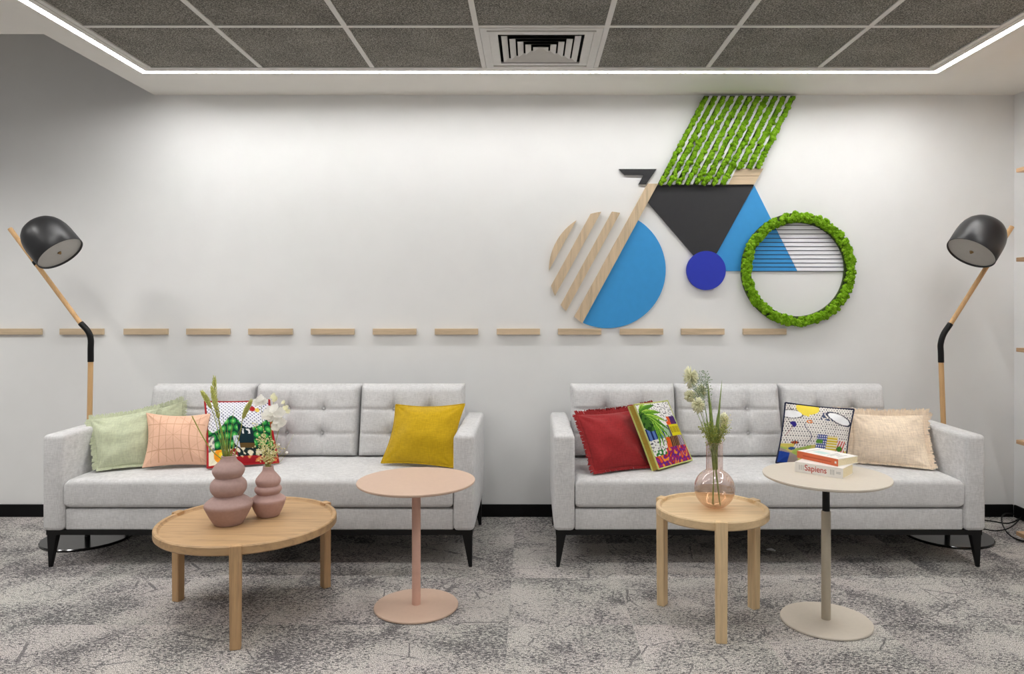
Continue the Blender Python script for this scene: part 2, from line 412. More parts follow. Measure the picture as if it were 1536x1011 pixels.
# ------------------------------------------------------------------ sofas
def cushion_back(X0, X1, name, parent):
    nx, nz = 64, 48; w_ = X1-X0; h_ = .395; z0 = .437; bm = bmesh.new()
    def surf(u, v, side):
        x = u*w_; z = v*h_; r = .035
        d = min(x, w_-x, z, h_-z); e = max(0, min(1, d/r)); e = math.sqrt(max(0, 1-(1-e)**2))
        T = .135*e
        if side == 0:
            f = .03*(math.sin(PI*u)**.6 if 0 < u < 1 else 0)*(math.sin(PI*v)**.6 if 0 < v < 1 else 0)
            for k in (1/3, 2/3):
                f -= .010*math.exp(-((x-k*w_)/.008)**2)*(1 if True else 0); f -= .010*math.exp(-((z-k*h_)/.008)**2)
                for q in (1/3, 2/3):
                    dd = math.hypot((x-k*w_)/1.0, (z-q*h_)/1.0); f -= .038*math.exp(-(dd/.034)**1.3)
            yy = -T/2-f*e
        else: yy = T/2
        lean = v*.10
        ins = .006*(1-e)
        return Vector((X0+x, 4.135+lean+yy, z0+z))
    G = []
    for side in (0, 1):
        g = []
        for j in range(nz+1):
            vv = .5-.5*math.cos(PI*j/nz) if False else j/nz
            row = []
            for i in range(nx+1):
                row.append(bm.verts.new(surf(i/nx, vv, side)))
            g.append(row)
        G.append(g)
        for j in range(nz):
            for i in range(nx): bm.faces.new((g[j][i], g[j][i+1], g[j+1][i+1], g[j+1][i]) if side == 0 else (g[j][i], g[j+1][i], g[j+1][i+1], g[j][i+1]))
    bmesh.ops.remove_doubles(bm, verts=bm.verts[:], dist=1e-5)
    c = obj(name, bm, M['sofa'], parent, True)
    for k in (1/3, 2/3):
        for q in (1/3, 2/3):
            bb = bmesh.new(); zz = z0+q*h_; yy = 4.135+q*.10-.0675-.0105+.032
            lathe(bb, [(0, .004), (.006, .003), (.009, 0), (.006, -.003), (0, -.004)], seg=12, mat4=Matrix.Translation((X0+k*w_, yy-.010, zz))@Matrix.Rotation(PI/2, 4, 'X'))
            obj('button', bb, M['sofa'], c, True)
    return c
def make_sofa(X0, bx, label):
    X1 = X0+2.108; A = .103
    t = thing('sofa', ((X0+X1)/2, 3.95, 0), label, 'sofa', 'grey sofas along the wall')
    for xa, xb in ((X0, X0+A), (X1-A, X1)):
        b = bmesh.new(); box(b, xa, xb, 3.565, 4.335, .186, .655, .022, 4); sharp(obj('armrest', b, M['sofa'], t), 1.2)
    b = bmesh.new(); box(b, X0+A, X1-A, 3.585, 4.30, .186, .290, .008, 3); sharp(obj('seat_base', b, M['sofa'], t), 1.2)
    b = bmesh.new(); box(b, X0+A, X1-A, 4.275, 4.36, .186, .60, .02, 3); sharp(obj('back_frame', b, M['sofa'], t), 1.2)
    # seat cushion with a soft crown
    b = bmesh.new(); nx, ny = 60, 24; xa, xb, ya, yb, za, zb = X0+A+.002, X1-A-.002, 3.572, 4.26, .296, .432
    def prof(p, L, r):
        d = min(p, L-p); e = max(0, min(1, d/r)); return math.sqrt(max(0, 1-(1-e)**2))
    def us(n, L, r):
        out = [r*(1-math.cos(PI/2*k/5)) for k in range(5)]; out += [r+(L-2*r)*k/n for k in range(n+1)]; out += [L-o for o in out[:5][::-1]]; return out
    ux = us(nx, xb-xa, .024); uy = us(ny, yb-ya, .024); GR = []
    for s_ in (0, 1):
        g = []
        for y in uy:
            row = []
            for x in ux:
                e = prof(x, xb-xa, .024)*prof(y, yb-ya, .024)
                zz = (za+zb)/2+(1 if s_ else -1)*(((zb-za)/2-.024)+.024*e)
                if e == 0: zz = (za+zb)/2+(1 if s_ else -1)*((zb-za)/2-.024)
                if s_: zz += .010*math.sin(PI*x/(xb-xa))**.5*math.sin(PI*y/(yb-ya))**.5*1.0 if 0 < x < xb-xa and 0 < y < yb-ya else 0
                if s_: zz += .004*noise.noise(Vector((x*5, y*6, 3)))*e
                row.append(b.verts.new((xa+x, ya+y, zz)))
            g.append(row)
        GR.append(g)
        for j in range(len(uy)-1):
            for i in range(len(ux)-1): b.faces.new((g[j][i], g[j][i+1], g[j+1][i+1], g[j+1][i]))
    lo, hi = GR; nX, nY = len(ux), len(uy)
    bd = [(0, i) for i in range(nX)]+[(j, nX-1) for j in range(1, nY)]+[(nY-1, i) for i in range(nX-2, -1, -1)]+[(j, 0) for j in range(nY-2, 0, -1)]
    for k in range(len(bd)):
        (j0, i0), (j1, i1) = bd[k], bd[(k+1) % len(bd)]; b.faces.new((lo[j0][i0], lo[j1][i1], hi[j1][i1], hi[j0][i0]))
    sharp(obj('seat_cushion', b, M['sofa'], t), 1.2)
    for k in range(3): cushion_back(bx+k*.598+.002, bx+(k+1)*.598-.002, 'back_cushion', t)
    b = bmesh.new()
    for (p, q, r, s_) in ((X0+.01, X1-.01, 3.585, 3.61), (X0+.01, X1-.01, 4.28, 4.305), (X0+.01, X0+.035, 3.61, 4.28), (X1-.035, X1-.01, 3.61, 4.28)): box(b, p, q, r, s_, .162, .187)
    obj('base_frame', b, M['black'], t)
    for sx_ in (0, 1):
        for yy in (3.604, 4.286):
            b = bmesh.new(); xo = X0+.012 if sx_ == 0 else X1-.012; s_ = 1 if sx_ == 0 else -1
            tapered(b, (xo+s_*.009, yy, 0), (.008, .008), (xo+s_*.024, yy, .165), (.024, .018), (1, 0, 0), .002); obj('leg', b, M['black'], t)
    return t
make_sofa(-2.383, -2.168, 'light grey sofa under the wooden dashes, holding the mustard and green cushions')
make_sofa(.113, .226, 'light grey sofa below the bicycle artwork, holding the red and beach print cushions')

# ------------------------------------------------------------------ cushions
SEED = [0]
def pillow(name, corners, T, mat, label, group=None, pat=None, n=48, pinch=.035, wr=.004, border=None, fringe=None, gusset=None):
    SEED[0] += 11; sd = SEED[0]
    TL, TR, BR, BL = [P(*c) for c in corners]
    cen = (TL+TR+BR+BL)/4
    nrm = (TR-TL).cross(BL-TL).normalized()
    if nrm.y > 0: nrm = -nrm
    base = Vector((cen.x, cen.y, min(BL.z, BR.z)))
    t = thing(name, base, label, 'cushion', group)
    def mid(u, v):
        p = (TL*(1-u)+TR*u)*(1-v)+(BL*(1-u)+BR*u)*v
        cu = math.sin(PI*u); cv = math.sin(PI*v)
        ex = (TR-TL)*.5+(BR-BL)*.5; ey = (BL-TL)*.5+(BR-TR)*.5
        p = p + ex*(pinch*cv*(1-2*u)) + ey*(pinch*cu*(1-2*v))*(.6 if v > .5 else 1)
        return p
    def off(u, v):
        a = max(0, math.sin(PI*u))**.66*max(0, math.sin(PI*v))**.66
        return T*1.3*a
    bm = bmesh.new(); lay = bm.loops.layers.float_color.new('Col') if pat else None
    gs = []; cols = {}
    for side in (1, -1):
        g = []
        for j in range(n+1):
            v = j/n; row = []
            for i in range(n+1):
                u = i/n; o_ = off(u, v); p = mid(u, v)
                ed = min(u, 1-u, v, 1-v)
                # radial creases running in from the corners
                cr = 0
                for (a, c) in ((0, 0), (1, 0), (1, 1), (0, 1)):
                    dx, dy = abs(u-a), abs(v-c); r = math.hypot(dx, dy)
                    if r > 1e-4: cr += math.sin(math.atan2(dy, dx)*9+sd)*math.exp(-r/.22)*min(1, r/.08)
                wv = wr*(noise.noise(Vector((u*4, v*4, sd)))*1.6+cr*1.2)*min(1, ed*10)
                vt = bm.verts.new(p+nrm*(side*o_+wv)); cols[vt] = (u, v, side); row.append(vt)
            g.append(row)
        gs.append(g)
        for j in range(n):
            for i in range(n):
                f = bm.faces.new((g[j][i], g[j+1][i], g[j+1][i+1], g[j][i+1]))
    if pat:
        for f in bm.faces:
            for lp in f.loops:
                u, v, s_ = cols[lp.vert]; c = s2l(pat(u, v) if s_ > 0 else pat(.02, .02)); lp[lay] = (*c, 1)
    bmesh.ops.remove_doubles(bm, verts=bm.verts[:], dist=1e-5)
    obj('cover', bm, mat, t, True)
    edge = [(k/n, 0) for k in range(n)]+[(1, k/n) for k in range(n)]+[(1-k/n, 1) for k in range(n)]+[(0, 1-k/n) for k in range(n)]
    if border:
        bm = bmesh.new(); pts = [mid(u, v) for u, v in edge]; tube(bm, pts+[pts[0]], .0045, 8, False); obj('piping', bm, border, t, True)
    if gusset:
        bm = bmesh.new(); W = gusset[1]; ring_ = []
        for u, v in edge:
            p = mid(u, v); ring_.append((bm.verts.new(p+nrm*W*.0), bm.verts.new(p-nrm*W)))
        for k in range(len(ring_)):
            a, c = ring_[k], ring_[(k+1) % len(ring_)]; bm.faces.new((a[0], c[0], c[1], a[1]))
        obj('gusset', bm, gusset[0], t, True)
        bm = bmesh.new(); g = []
        for j in range(13):
            g.append([bm.verts.new(mid(i/12, j/12)-nrm*(W+T*.6*(max(0, math.sin(PI*i/12)*math.sin(PI*j/12))**.5))) for i in range(13)])
        for j in range(12):
            for i in range(12): bm.faces.new((g[j][i], g[j+1][i], g[j+1][i+1], g[j][i+1]))
        obj('back_panel', bm, M['lime'], t, True)
        bm = bmesh.new(); pts = [mid(u, v)-nrm*W for u, v in edge]; tube(bm, pts+[pts[0]], .005, 8, False); obj('piping', bm, M['lime'], t, True)
    if fringe:
        bm = bmesh.new(); rnd = random.Random(sd); L = fringe[1]
        for k, (u, v) in enumerate(edge):
            for q in range(3):
                uu, vv = edge[(k+1) % len(edge)]; f_ = q/3
                if abs(uu-u)+abs(vv-v) > .5: uu, vv = u, v
                p = mid(u*(1-f_)+uu*f_, v*(1-f_)+vv*f_)
                out = (p-cen); out -= nrm*out.dot(nrm)
                if v == 0: d = (TL-BL)
                elif v == 1: d = (BL-TL)
                elif u == 0: d = (TL-TR)
                else: d = (TR-TL)
                d = (d.normalized()*.8+out.normalized()*.2).normalized()
                tang = nrm.cross(d)
                ll = L*rnd.uniform(.6, 1.1); tip = p+d*ll+tang*rnd.uniform(-.006, .006)+nrm*rnd.uniform(-.006, .006)
                if v == 1: tip.z = max(tip.z, p.z-.008)
                w0 = .0032
                a_ = [bm.verts.new(p-d*.004+tang*w0+nrm*.002), bm.verts.new(p-d*.004-tang*w0+nrm*.002), bm.verts.new(tip-tang*w0*.8), bm.verts.new(tip+tang*w0*.8), bm.verts.new(p-d*.004-nrm*.003), bm.verts.new(tip-nrm*.002)]
                bm.faces.new((a_[0], a_[1], a_[2], a_[3])); bm.faces.new((a_[1], a_[4], a_[5], a_[2])); bm.faces.new((a_[4], a_[0], a_[3], a_[5])); bm.faces.new((a_[3], a_[2], a_[5]))
        obj('fringe', bm, fringe[0], t)
    return t
def YS(y, z=.452): return (H-z)*F/(y-CY)
# --- print patterns (u to the right, v down)
def rr(u, v, a, b_, s=0):
    return noise.noise(Vector((u*a+s, v*b_+s*2, s)))
def pat_village(u, v):
    W_ = (240, 240, 246); B = (66, 70, 120)
    if u < .025 or u > .975 or v < .02 or v > .975: return (170, 30, 40)
    # sky with little diamonds
    ridge = .42+.10*math.sin(u*11)+.05*rr(u, v, 6, 0, 3)
    if v < ridge:
        if math.hypot((u-.74)*1.2, v-.17) < .05: return (175, 40, 40)
        if math.hypot((u-.81)*1.2, v-.19) < .04: return (230, 200, 90)
        a = (u*17+v*17) % 1; b_ = (u*17-v*17) % 1
        if .28 < a < .72 and .28 < b_ < .72: return B if (u+v) % .5 < .4 else (90, 90, 100)
        return W_
    if v < .80:
        if .50 < u < .72 and v > .45:
            if .52 < v < .60 and .56 < u < .68 and rr(u, v, 22, 22, 5) > .05: return (235, 235, 235)
            if .73 < v < .84: return (130, 100, 50) if (v*60) % 1 > .4 else (40, 35, 30)
            return (22, 44, 52)
        if .42 < u < .52 and v > .62: return (214, 220, 228) if rr(u, v, 14, 14, 9) > -.15 else (24, 44, 56)
        if u < .12 and v > .58: return (225, 220, 205) if rr(u, v, 20, 20, 2) > 0 else (120, 120, 120)
        # round leaves
        cu, cv = u*9, v*9; q = cv-math.floor(cv); off_ = .5*(math.floor(cv) % 2); pu = (cu+off_) % 1
        d = math.hypot(pu-.5, q-.5)
        if d < .2: return (120, 205, 110)
        if d < .42: return (46, 150, 66)
        return (16, 70, 46)
    if u < .26:
        if math.hypot(u-.19, v-.87) < .09: return (246, 160, 40) if math.hypot(u-.21, v-.86) > .035 else (250, 215, 60)
        return (240, 232, 205)
    if v > .90: return (165, 34, 42) if rr(u, v, 14, 14, 8) < .25 else (235, 150, 90)
    if rr(u, v, 18, 18, 4) > .1: return (238, 228, 200)
    return (30, 44, 44) if u > .45 else (150, 40, 44)
def pat_palm(u, v):
    # arching palm leaves fanning out from the upper left
    best = None
    for k in range(17):
        a = -.55+k*.135; L = .50-.012*abs(k-8); cx_, cy_ = .04+.012*k, .10+.012*k
        dx, dy = u-cx_, v-cy_; p = dx*math.cos(a)+dy*math.sin(a); q = -dx*math.sin(a)+dy*math.cos(a)
        q -= .55*p*p*(1 if k % 2 else .4)
        if 0 < p < L:
            w_ = .024*math.sin(PI*min(1, (p/L)**.7))+.004
            if abs(q) < w_:
                best = ((176, 214, 84), (120, 178, 52), (84, 140, 40))[k % 3] if abs(q) > .005 else (60, 104, 34)
    if best: return best
    if math.hypot(u-.13, (v-.26)*.8) < .15: return (66, 112, 38) if rr(u, v, 16, 16, 3) > -.1 else (36, 70, 28)
    if v < .34 or (u > .85 and v < .4):
        if v > .26 and .60 < u < .95: return (74, 40, 110) if u > .7 else (222, 92, 40)
        return (40, 40, 46) if rr(u, v, 42, 42, 2) > .22 else (244, 242, 240)
    if v < .40:
        return (96, 44, 100) if u > .68 else ((236, 96, 36) if u > .54 else (244, 242, 240))
    if v < .58:
        if u > .56:
            return (226, 214, 30) if not (.43 < v < .53 and (u*24) % 1 < .4) else (150, 120, 30)
        if u > .50: return (96, 90, 100)
        if u > .36: return (86, 150, 84) if (u*30) % 1 > .4 else (214, 226, 214)
        return (92, 124, 190) if (u*12) % 1 > .35 else (30, 44, 100)
    if v < .74:
        if u < .34: return (238, 236, 232) if rr(u, v, 36, 36, 7) < .2 else (90, 90, 100)
        if u < .46: return (230, 98, 38)
        return (30, 28, 36) if (u*19) % 1 < .42 else ((206, 190, 206) if u > .72 else (148, 104, 66))
    if v < .82 and u < .3:
        return (52, 128, 56) if rr(u, v, 20, 20, 3) > -.1 else (238, 236, 232)
    q = rr(u, v, 15, 15, 12)
    if q > .28: return (244, 150, 48)
    if q > .08: return (170, 40, 120)
    if q > -.12: return (92, 48, 140)
    if q > -.3: return (186, 36, 44)
    return (232, 100, 50)
def pat_beach(u, v):
    if u < .16 and v > .80+.25*abs(u-.02): return (34, 66, 150)
    W_ = (236, 230, 224)
    dots = (62, 62, 72) if ((u*26+(math.floor(v*26) % 2)*.5) % 1 < .3 and (v*26) % 1 < .42) else W_
    if math.hypot((u-.33)/.17, (v-.05)/.12) < 1 or (.24 < u < .36 and .05 < v < .22 and v < .1+u*.3): return (248, 224, 84)
    if math.hypot((u-.10)/.15, (v-.18)/.06) < 1: return (250, 250, 252)
    if abs(math.hypot((u-.10)/.15, (v-.18)/.07)-1.08) < .07: return (70, 70, 80)
    if math.hypot((u-.80)/.17, (v-.20-(u-.8)*.4)/.07) < 1: return (250, 250, 252)
    if abs(math.hypot((u-.80)/.17, (v-.20-(u-.8)*.4)/.08)-1.1) < .09: return (60, 64, 84)
    if abs(v-.17-.1*(u-.55)) < .07 and .52 < u < .72 and rr(u, v, 24, 24, 6) > .05: return (70, 80, 110)
    d = math.hypot((u-.13)/.055, (v-.36)/.055)
    if d < 1 and (v-.36) < (u-.11)*1.2: return (52, 44, 130)
    if abs((u-.13)+.55*(v-.40)) < .006 and .38 < v < .55: return (176, 130, 130)
    if math.hypot((u-.37)/.05, (v-.29)/.03) < 1 and rr(u, v, 40, 40, 2) > -.1: return (214, 120, 50)
    if math.hypot((u-.20)/.06, (v-.66)/.025) < 1: return (190, 90, 40) if (u*30) % 1 > .4 else (40, 40, 50)
    if math.hypot((u-.17)/.05, (v-.76)/.025) < 1: return (60, 90, 140)
    if abs(u-.36-.06*math.sin(v*14)) < .006 and .33 < v < .66: return (90, 90, 110)
    if .50 < u < .66 and .50 < v < .80:
        if abs(v-.62) < .03 and u < .60: return (96, 150, 60)
        return (44, 66, 140) if (u*34) % 1 < .45 or (v*24) % 1 < .4 else (236, 236, 240)
    if .66 < u < .82 and .52 < v < .76: return (226, 196, 60) if (v*22) % 1 < .55 else (240, 232, 200)
    if .82 < u < .95 and .58 < v < .80:
        if math.hypot(u-.87, v-.72) < .045: return (70, 130, 50)
        return (196, 60, 44) if (u*24+v*6) % 1 < .45 else (236, 226, 220)
    if .58 < u < .93 and .80 < v < .93:
        return (196, 34, 44) if (u*11) % 1 > .3 or (v*9) % 1 > .7 else (250, 235, 230)
    if v > .72+.04*math.sin(u*9):
        if u < .30 and v > .74+u*.5: return (160, 146, 140)
        if math.hypot(u-.38, v-.78) < .022: return (170, 50, 44)
        return (206, 190, 110) if rr(u, v, 6, 6, 3) < .1 else (170, 190, 96)
    if v > .68 and u < .2: return (216, 200, 100)
    return dots
sage = 'sage green cushions at the sofa end'
pillow('cushion', [(176, 628, 4.05), (274, 601, 4.035), (284, 690, 3.985), (188, 694, 3.985)], .032, M['green'], 'sage green fringed cushion tucked behind, only its top corner showing', fringe=(M['green'], .026))
pillow('cushion', [(134, 629, 3.84), (238, 612, 3.96), (228, 696, YS(697)), (146, 704, YS(704))], .055, M['green'], 'sage green linen cushion with frayed edge against the sofa armrest', fringe=(M['green'], .024), wr=.008)
# apricot cushion keeps its stitched lines in the print colours
def pat_apricot(u, v):
    base = (243, 198, 170)
    if .03 < u < .97 and .04 < v < .96:
        for k in range(1, 8):
            if abs(u-k*.125) < .006: return (218, 168, 138)
        for k in (.25, .5, .75):
            if abs(v-k) < .007: return (218, 168, 138)
        p = ((u*2) % 1, (v*2) % 1)
        if abs(p[0]-p[1]) < .016 or abs(p[0]+p[1]-1) < .016: return (222, 172, 142)
    return base
pillow('cushion', [(219, 619, 3.90), (316, 620, 3.93), (316, 698, YS(698)), (213, 702, YS(702))], .055, M['print'], 'apricot cushion quilted with thin stitched lines beside the green one', pat=pat_apricot, n=110, pinch=.06)
pillow('cushion', [(307, 602, 4.01), (404, 600, 4.02), (418, 694, YS(694)), (311, 702, YS(702))], .04, M['print'], 'patterned cushion with green trees and red piping behind the clay vases', pat=pat_village, n=120, pinch=.02, border=M['redpipe'])
pillow('cushion', [(594, 607, 3.985), (697, 606, 3.93), (680, 701, YS(701)), (572, 694, YS(694))], .06, M['mustard'], 'plain mustard yellow velvet cushion at the end of its sofa', n=60, pinch=.05, wr=.006, border=M['mustard'])
pillow('cushion', [(880, 618, 4.03), (978, 604, 4.045), (985, 690, 4.0), (890, 694, 4.0)], .022, M['red'], 'brick red cushion mostly hidden behind the front red one', fringe=(M['red'], .014))
pillow('cushion', [(864, 622, 3.84), (955, 614, 3.96), (974, 699, YS(699)), (891, 708, YS(708))], .055, M['red'], 'brick red cushion with ruffled fringe leaning on the armrest in front', fringe=(M['red'], .024), wr=.007)
pillow('cushion', [(951, 607, 3.80), (1001, 601, 4.0), (1038, 690, YS(690)), (988, 704, YS(704))], .03, M['print'], 'boxy printed cushion with palm leaves and colourful stripes, lime piping', pat=pat_palm, n=120, pinch=.01, wr=.001, gusset=(M['olive'], .04), border=M['lime'])
pillow('cushion', [(1249, 617, 4.04), (1392, 619, 4.03), (1390, 690, 3.99), (1252, 690, 3.99)], .02, M['cream'], 'cream fringed cushion at the back, showing only its upper fringe', fringe=(M['cream'], .026))
pillow('cushion', [(1276, 620, 3.965), (1386, 622, 3.90), (1398, 702, YS(702)), (1274, 692, 3.92)], .05, M['cream'], 'cream slub cotton cushion with frayed fringe against the right armrest', fringe=(M['cream'], .028), wr=.005)
pillow('cushion', [(1178, 604, 3.95), (1281, 614, 3.89), (1268, 700, YS(700)), (1164, 694, YS(694))], .045, M['print'], 'beach scene printed cushion with navy piping and blue corner', pat=pat_beach, n=130, pinch=.02, border=M['navypipe'])

# ------------------------------------------------------------------ coffee table and stool
def round_table(name, c, R, zt, angs, mt, ml, label, lw, foot_out, cat):
    t = thing(name, (c[0], c[1], 0), label, cat)
    b = bmesh.new()
    pr = [(0, zt-.012), (R-.024, zt-.012), (R-.020, zt-.009), (R-.016, zt-.001), (R-.012, zt), (R-.004, zt), (R, zt-.004), (R, zt-.030), (R-.006, zt-.036), (R-.03, zt-.040), (0, zt-.040)]
    lathe(b, pr, (c[0], c[1], 0), 96); sharp(obj('tabletop', b, mt, t), .5)
    for a in angs:
        d = Vector((math.cos(a), math.sin(a), 0)); b = bmesh.new()
        top = Vector((c[0], c[1], zt+.003))+d*(R-.004); bot = Vector((c[0], c[1], 0))+d*(R-.012+foot_out)
        tapered(b, bot, (.017, lw*.46), top, (.017, lw*.52), d, .002); obj('leg', b, ml, t)
    # braces under the top
    b = bmesh.new()
    for a in angs:
        d = Vector((math.cos(a), math.sin(a), 0)); m0 = Vector((c[0], c[1], zt-.06))
        tapered(b, m0+d*R*.5+Vector((0, 0, 0)), (R*.46, .010), m0+d*R*.5+Vector((0, 0, .022)), (R*.46, .010), d, 0)
    obj('cross_brace', b, ml, t)
    return t
round_table('coffee_table', (-1.196, 3.10), .362, .385, [math.radians(-76), math.radians(44), math.radians(164)], M['oak'], M['oakz'], 'low round oak coffee table with three legs and rimmed top, holding clay vases', .042, .008, 'table')
round_table('side_table', (.749, 3.025), .228, .46, [math.radians(-95), math.radians(25), math.radians(145)], M['ash'], M['ashz'], 'small round pale wood side table on three legs under the glass vase', .044, .006, 'table')

# ------------------------------------------------------------------ pedestal tables
def pedestal(name, X, Y, Rb, Rt, zt, mat, mp, label, dark0):
    t = thing(name, (X, Y, 0), label, 'table')
    b = bmesh.new(); lathe(b, [(0, .001), (Rb-.003, .001), (Rb, .003), (Rb, .008), (Rb-.002, .010), (.02, .012), (0, .012)], (X, Y, 0), 96); sharp(obj('base', b, mat, t), .5)
    b = bmesh.new(); lathe(b, [(0, zt-.012), (Rt-.01, zt-.012), (Rt-.002, zt-.008), (Rt, zt-.004), (Rt-.001, zt), (0, zt)], (X, Y, 0), 96); sharp(obj('tabletop', b, mat, t), .5)
    b = bmesh.new(); lathe(b, [(.0185, .010), (.0185, dark0-.004), (.0165, dark0), (0, dark0)], (X, Y, 0), 32); sharp(obj('pole', b, mp, t), .5)
    b = bmesh.new(); lathe(b, [(0, dark0-.02), (.0145, dark0-.02), (.0145, zt-.02), (.05, zt-.018), (.05, zt-.012), (0, zt-.012)], (X, Y, 0), 32); o = sharp(obj('inner_column', b, M['black'], t), .5); o['label'] = 'black inner column'
    return t
t = pedestal('pedestal_table', -.489, 3.13, .1785, .251, .541, M['pink'], M['pinkpole'], 'dusty pink round metal pedestal table in front of the sofa', .515)
t = pedestal('pedestal_table', 1.204, 2.984, .178, .248, .598, M['beige'], M['beigepole'], 'beige round pedestal table with black upper column holding two books', .452)
b = bmesh.new(); tube(b, bez([(1.21, 2.97, .575), (1.235, 2.955, .572), (1.262, 2.935, .562), (1.275, 2.925, .552)], 4), [.004]*9+[.005, .006, .006, .005], 8); obj('height_lever', b, M['black'], t, True)

# ------------------------------------------------------------------ books
def one(f, *q):
    b = bmesh.new(); f(b, *q); return b
def book(label, p0, dx, dy, L, W_, z0, th, spine_mat, title=None, logo=False, marks=False):
    d = Vector((*dx, 0)).normalized(); wv = Vector((-d.y, d.x, 0))
    if wv.y < 0: wv = -wv
    t = thing('book', (p0[0], p0[1], z0), label, 'book', 'books stacked on the beige table'); o0 = Vector((p0[0], p0[1], z0))
    def slab(bm, a0, a1, w0, w1, h0, h1):
        vs = [bm.verts.new(o0+d*a+wv*w_+Vector((0, 0, h))) for h in (h0, h1) for a, w_ in ((a0, w0), (a1, w0), (a1, w1), (a0, w1))]
        bm.faces.new(vs[:4]); bm.faces.new(vs[4:])
        for i in range(4): bm.faces.new((vs[i], vs[(i+1) % 4], vs[4+(i+1) % 4], vs[4+i]))
    b = bmesh.new(); slab(b, .002, L-.002, .0015, W_-.001, .0012, th-.0012); obj('pages', b, M['paper'], t)
    b = bmesh.new(); slab(b, 0, L, 0, W_, 0, .0012); slab(b, 0, L, 0, W_, th-.0012, th); obj('cover', b, M['cover'], t)
    b = bmesh.new(); slab(b, 0, L, -.0012, .0015, 0, th); sp = obj('spine', b, spine_mat, t)
    R3 = Matrix((d, Vector((0, 0, 1)), -wv)).transposed().to_4x4()
    if title:
        cu = bpy.data.curves.new('title', 'FONT'); cu.body = title; cu.size = .034; cu.extrude = .0002; cu.offset = .0004; cu.align_x = 'CENTER'; cu.align_y = 'CENTER'
        tmp = bpy.data.objects.new('tmp', cu); C.objects.link(tmp); dg = bpy.context.evaluated_depsgraph_get(); me = bpy.data.meshes.new_from_object(tmp.evaluated_get(dg)); bpy.data.objects.remove(tmp)
        me.transform(Matrix.Translation(o0+d*(L*.44)+Vector((0, 0, th*.52))-wv*.0014)@R3@Matrix.Diagonal((.9, 1, 1, 1)))
        me.materials.clear(); link('title_lettering', me, M['titlered'], sp)
        b = bmesh.new()
        SP = [(a, a+.0018, -.0017, -.001, th*.25, th*.75) for a in (.018, .026, .034, .145, .151, .158)]+[(.168, .186, -.0017, -.001, th*h, th*h+.0016) for h in (.42, .55)]
        b.free(); [obj('small_print', one(slab, *q), M['greyink'], sp) for q in SP]
    if logo:
        b = bmesh.new(); slab(b, L-.014, L-.006, -.0018, -.001, th*.35, th*.65); obj('publisher_mark', b, M['cover'], sp)
        b = bmesh.new(); slab(b, .03, L-.03, -.0016, -.001, th*.38, th*.55); obj('small_print', b, plain('spine_ink', (196, 84, 50)), sp)
    if marks:
        b = bmesh.new(); slab(b, .05, .11, .035, .075, th, th+.0003); obj('cover_drawing', b, M['teal'], t)
        b = bmesh.new()
        for i, (a0, a1, w0, w1) in enumerate(((.03, .045, .02, .11), (.125, .129, .03, .10), (.14, .144, .03, .09), (.155, .158, .05, .085), (.168, .171, .04, .10))): slab(b, a0, a1 if i else .033, w0, w1, th, th+.0003)
        obj('cover_print', b, M['greyink'], t)
    return t
book('thick white book with red title lettering, lower of the two on the table', (1.100, 3.046), (.144, -.13), None, .194, .118, .598, .041, M['cover'], title='Sapiens')
book('thinner book with orange spine lying on top of the other book', (1.138, 3.125), (.10, -.17), None, .200, .128, .6392, .029, M['orspine'], logo=True, marks=True)

# ------------------------------------------------------------------ vases
def vase(name, X, Y, z, prof, mat, label, cat='vase'):
    t = thing(name, (X, Y, z), label, cat); b = bmesh.new(); pts = bez([(r, 0, h) for r, h in prof], 6)
    pr = [(0, 0)]+[(max(.001, p.x), p.z) for p in pts]
    r, h = pr[-1]; pr += [(r-.003, h+.001), (r-.005, h-.003), (r-.004, h-.05), (0, h-.052)]
    lathe(b, pr, (X, Y, z), 64); obj('body', b, mat, t, True); return t
k = .0028
v1 = [(19, 0), (21, 2), (27, 12), (32.5, 23), (34.3, 28), (33.5, 32), (28, 37), (21.5, 41.5), (20, 43.5), (22.5, 46), (25.3, 51), (26, 57), (24.5, 63), (20, 68), (18.6, 70), (20.5, 73), (22.8, 78), (22.5, 83), (18.5, 89), (13, 94), (10.5, 99), (10.3, 102)]
V1 = P(343, 793, 3.0); V1X, V1Y = -1.267, 3.07
vase('vase', V1X, V1Y, .3735, [(r*k, h*k) for r, h in v1], M['mauve'], 'taller matte mauve clay vase of stacked bulges on the coffee table')
k2 = .0029
v2 = [(14, 0), (16, 1.5), (20, 9), (24, 19), (25.2, 24), (24, 27), (18.5, 31), (16, 33.5), (18, 36), (19.6, 39.5), (18.8, 43), (16, 45.5), (17, 48), (18.2, 52), (17.5, 56), (13.5, 61.5), (9, 67), (7.8, 71), (7.6, 74)]
V2X, V2Y = -1.142, 3.185
vase('vase', V2X, V2Y, .3735, [(r*k2, h*k2) for r, h in v2], M['mauve2'], 'shorter matte mauve clay vase of stacked bulges beside the taller one')
GX, GY, GZ = .761, 3.03, .4485; GR_ = .083
t = thing('glass_vase', (GX, GY, GZ), 'round rose tinted glass vase with a tall neck, half filled with water', 'vase')
pr = []
for i in range(0, 31):
    a = -PI/2+i*(PI/2+math.acos(.035/GR_))/30; pr.append((max(0, GR_*math.cos(a)), GR_+GR_*math.sin(a)))
pr[0] = (0, 0.0005)
pr += [(.0345, pr[-1][1]+.004), (.034, .2), (.034, .272), (.0355, .275)]
b = bmesh.new(); lathe(b, pr, (GX, GY, GZ), 64); obj('body', b, M['glass'], t, True)
b = bmesh.new(); tube(b, [Vector((GX+.0350*math.cos(a), GY+.0350*math.sin(a), GZ+.275)) for a in [2*PI*i/48 for i in range(49)]], .0013, 6, False); obj('rim', b, M['glass'], t, True)
b = bmesh.new(); pw = []
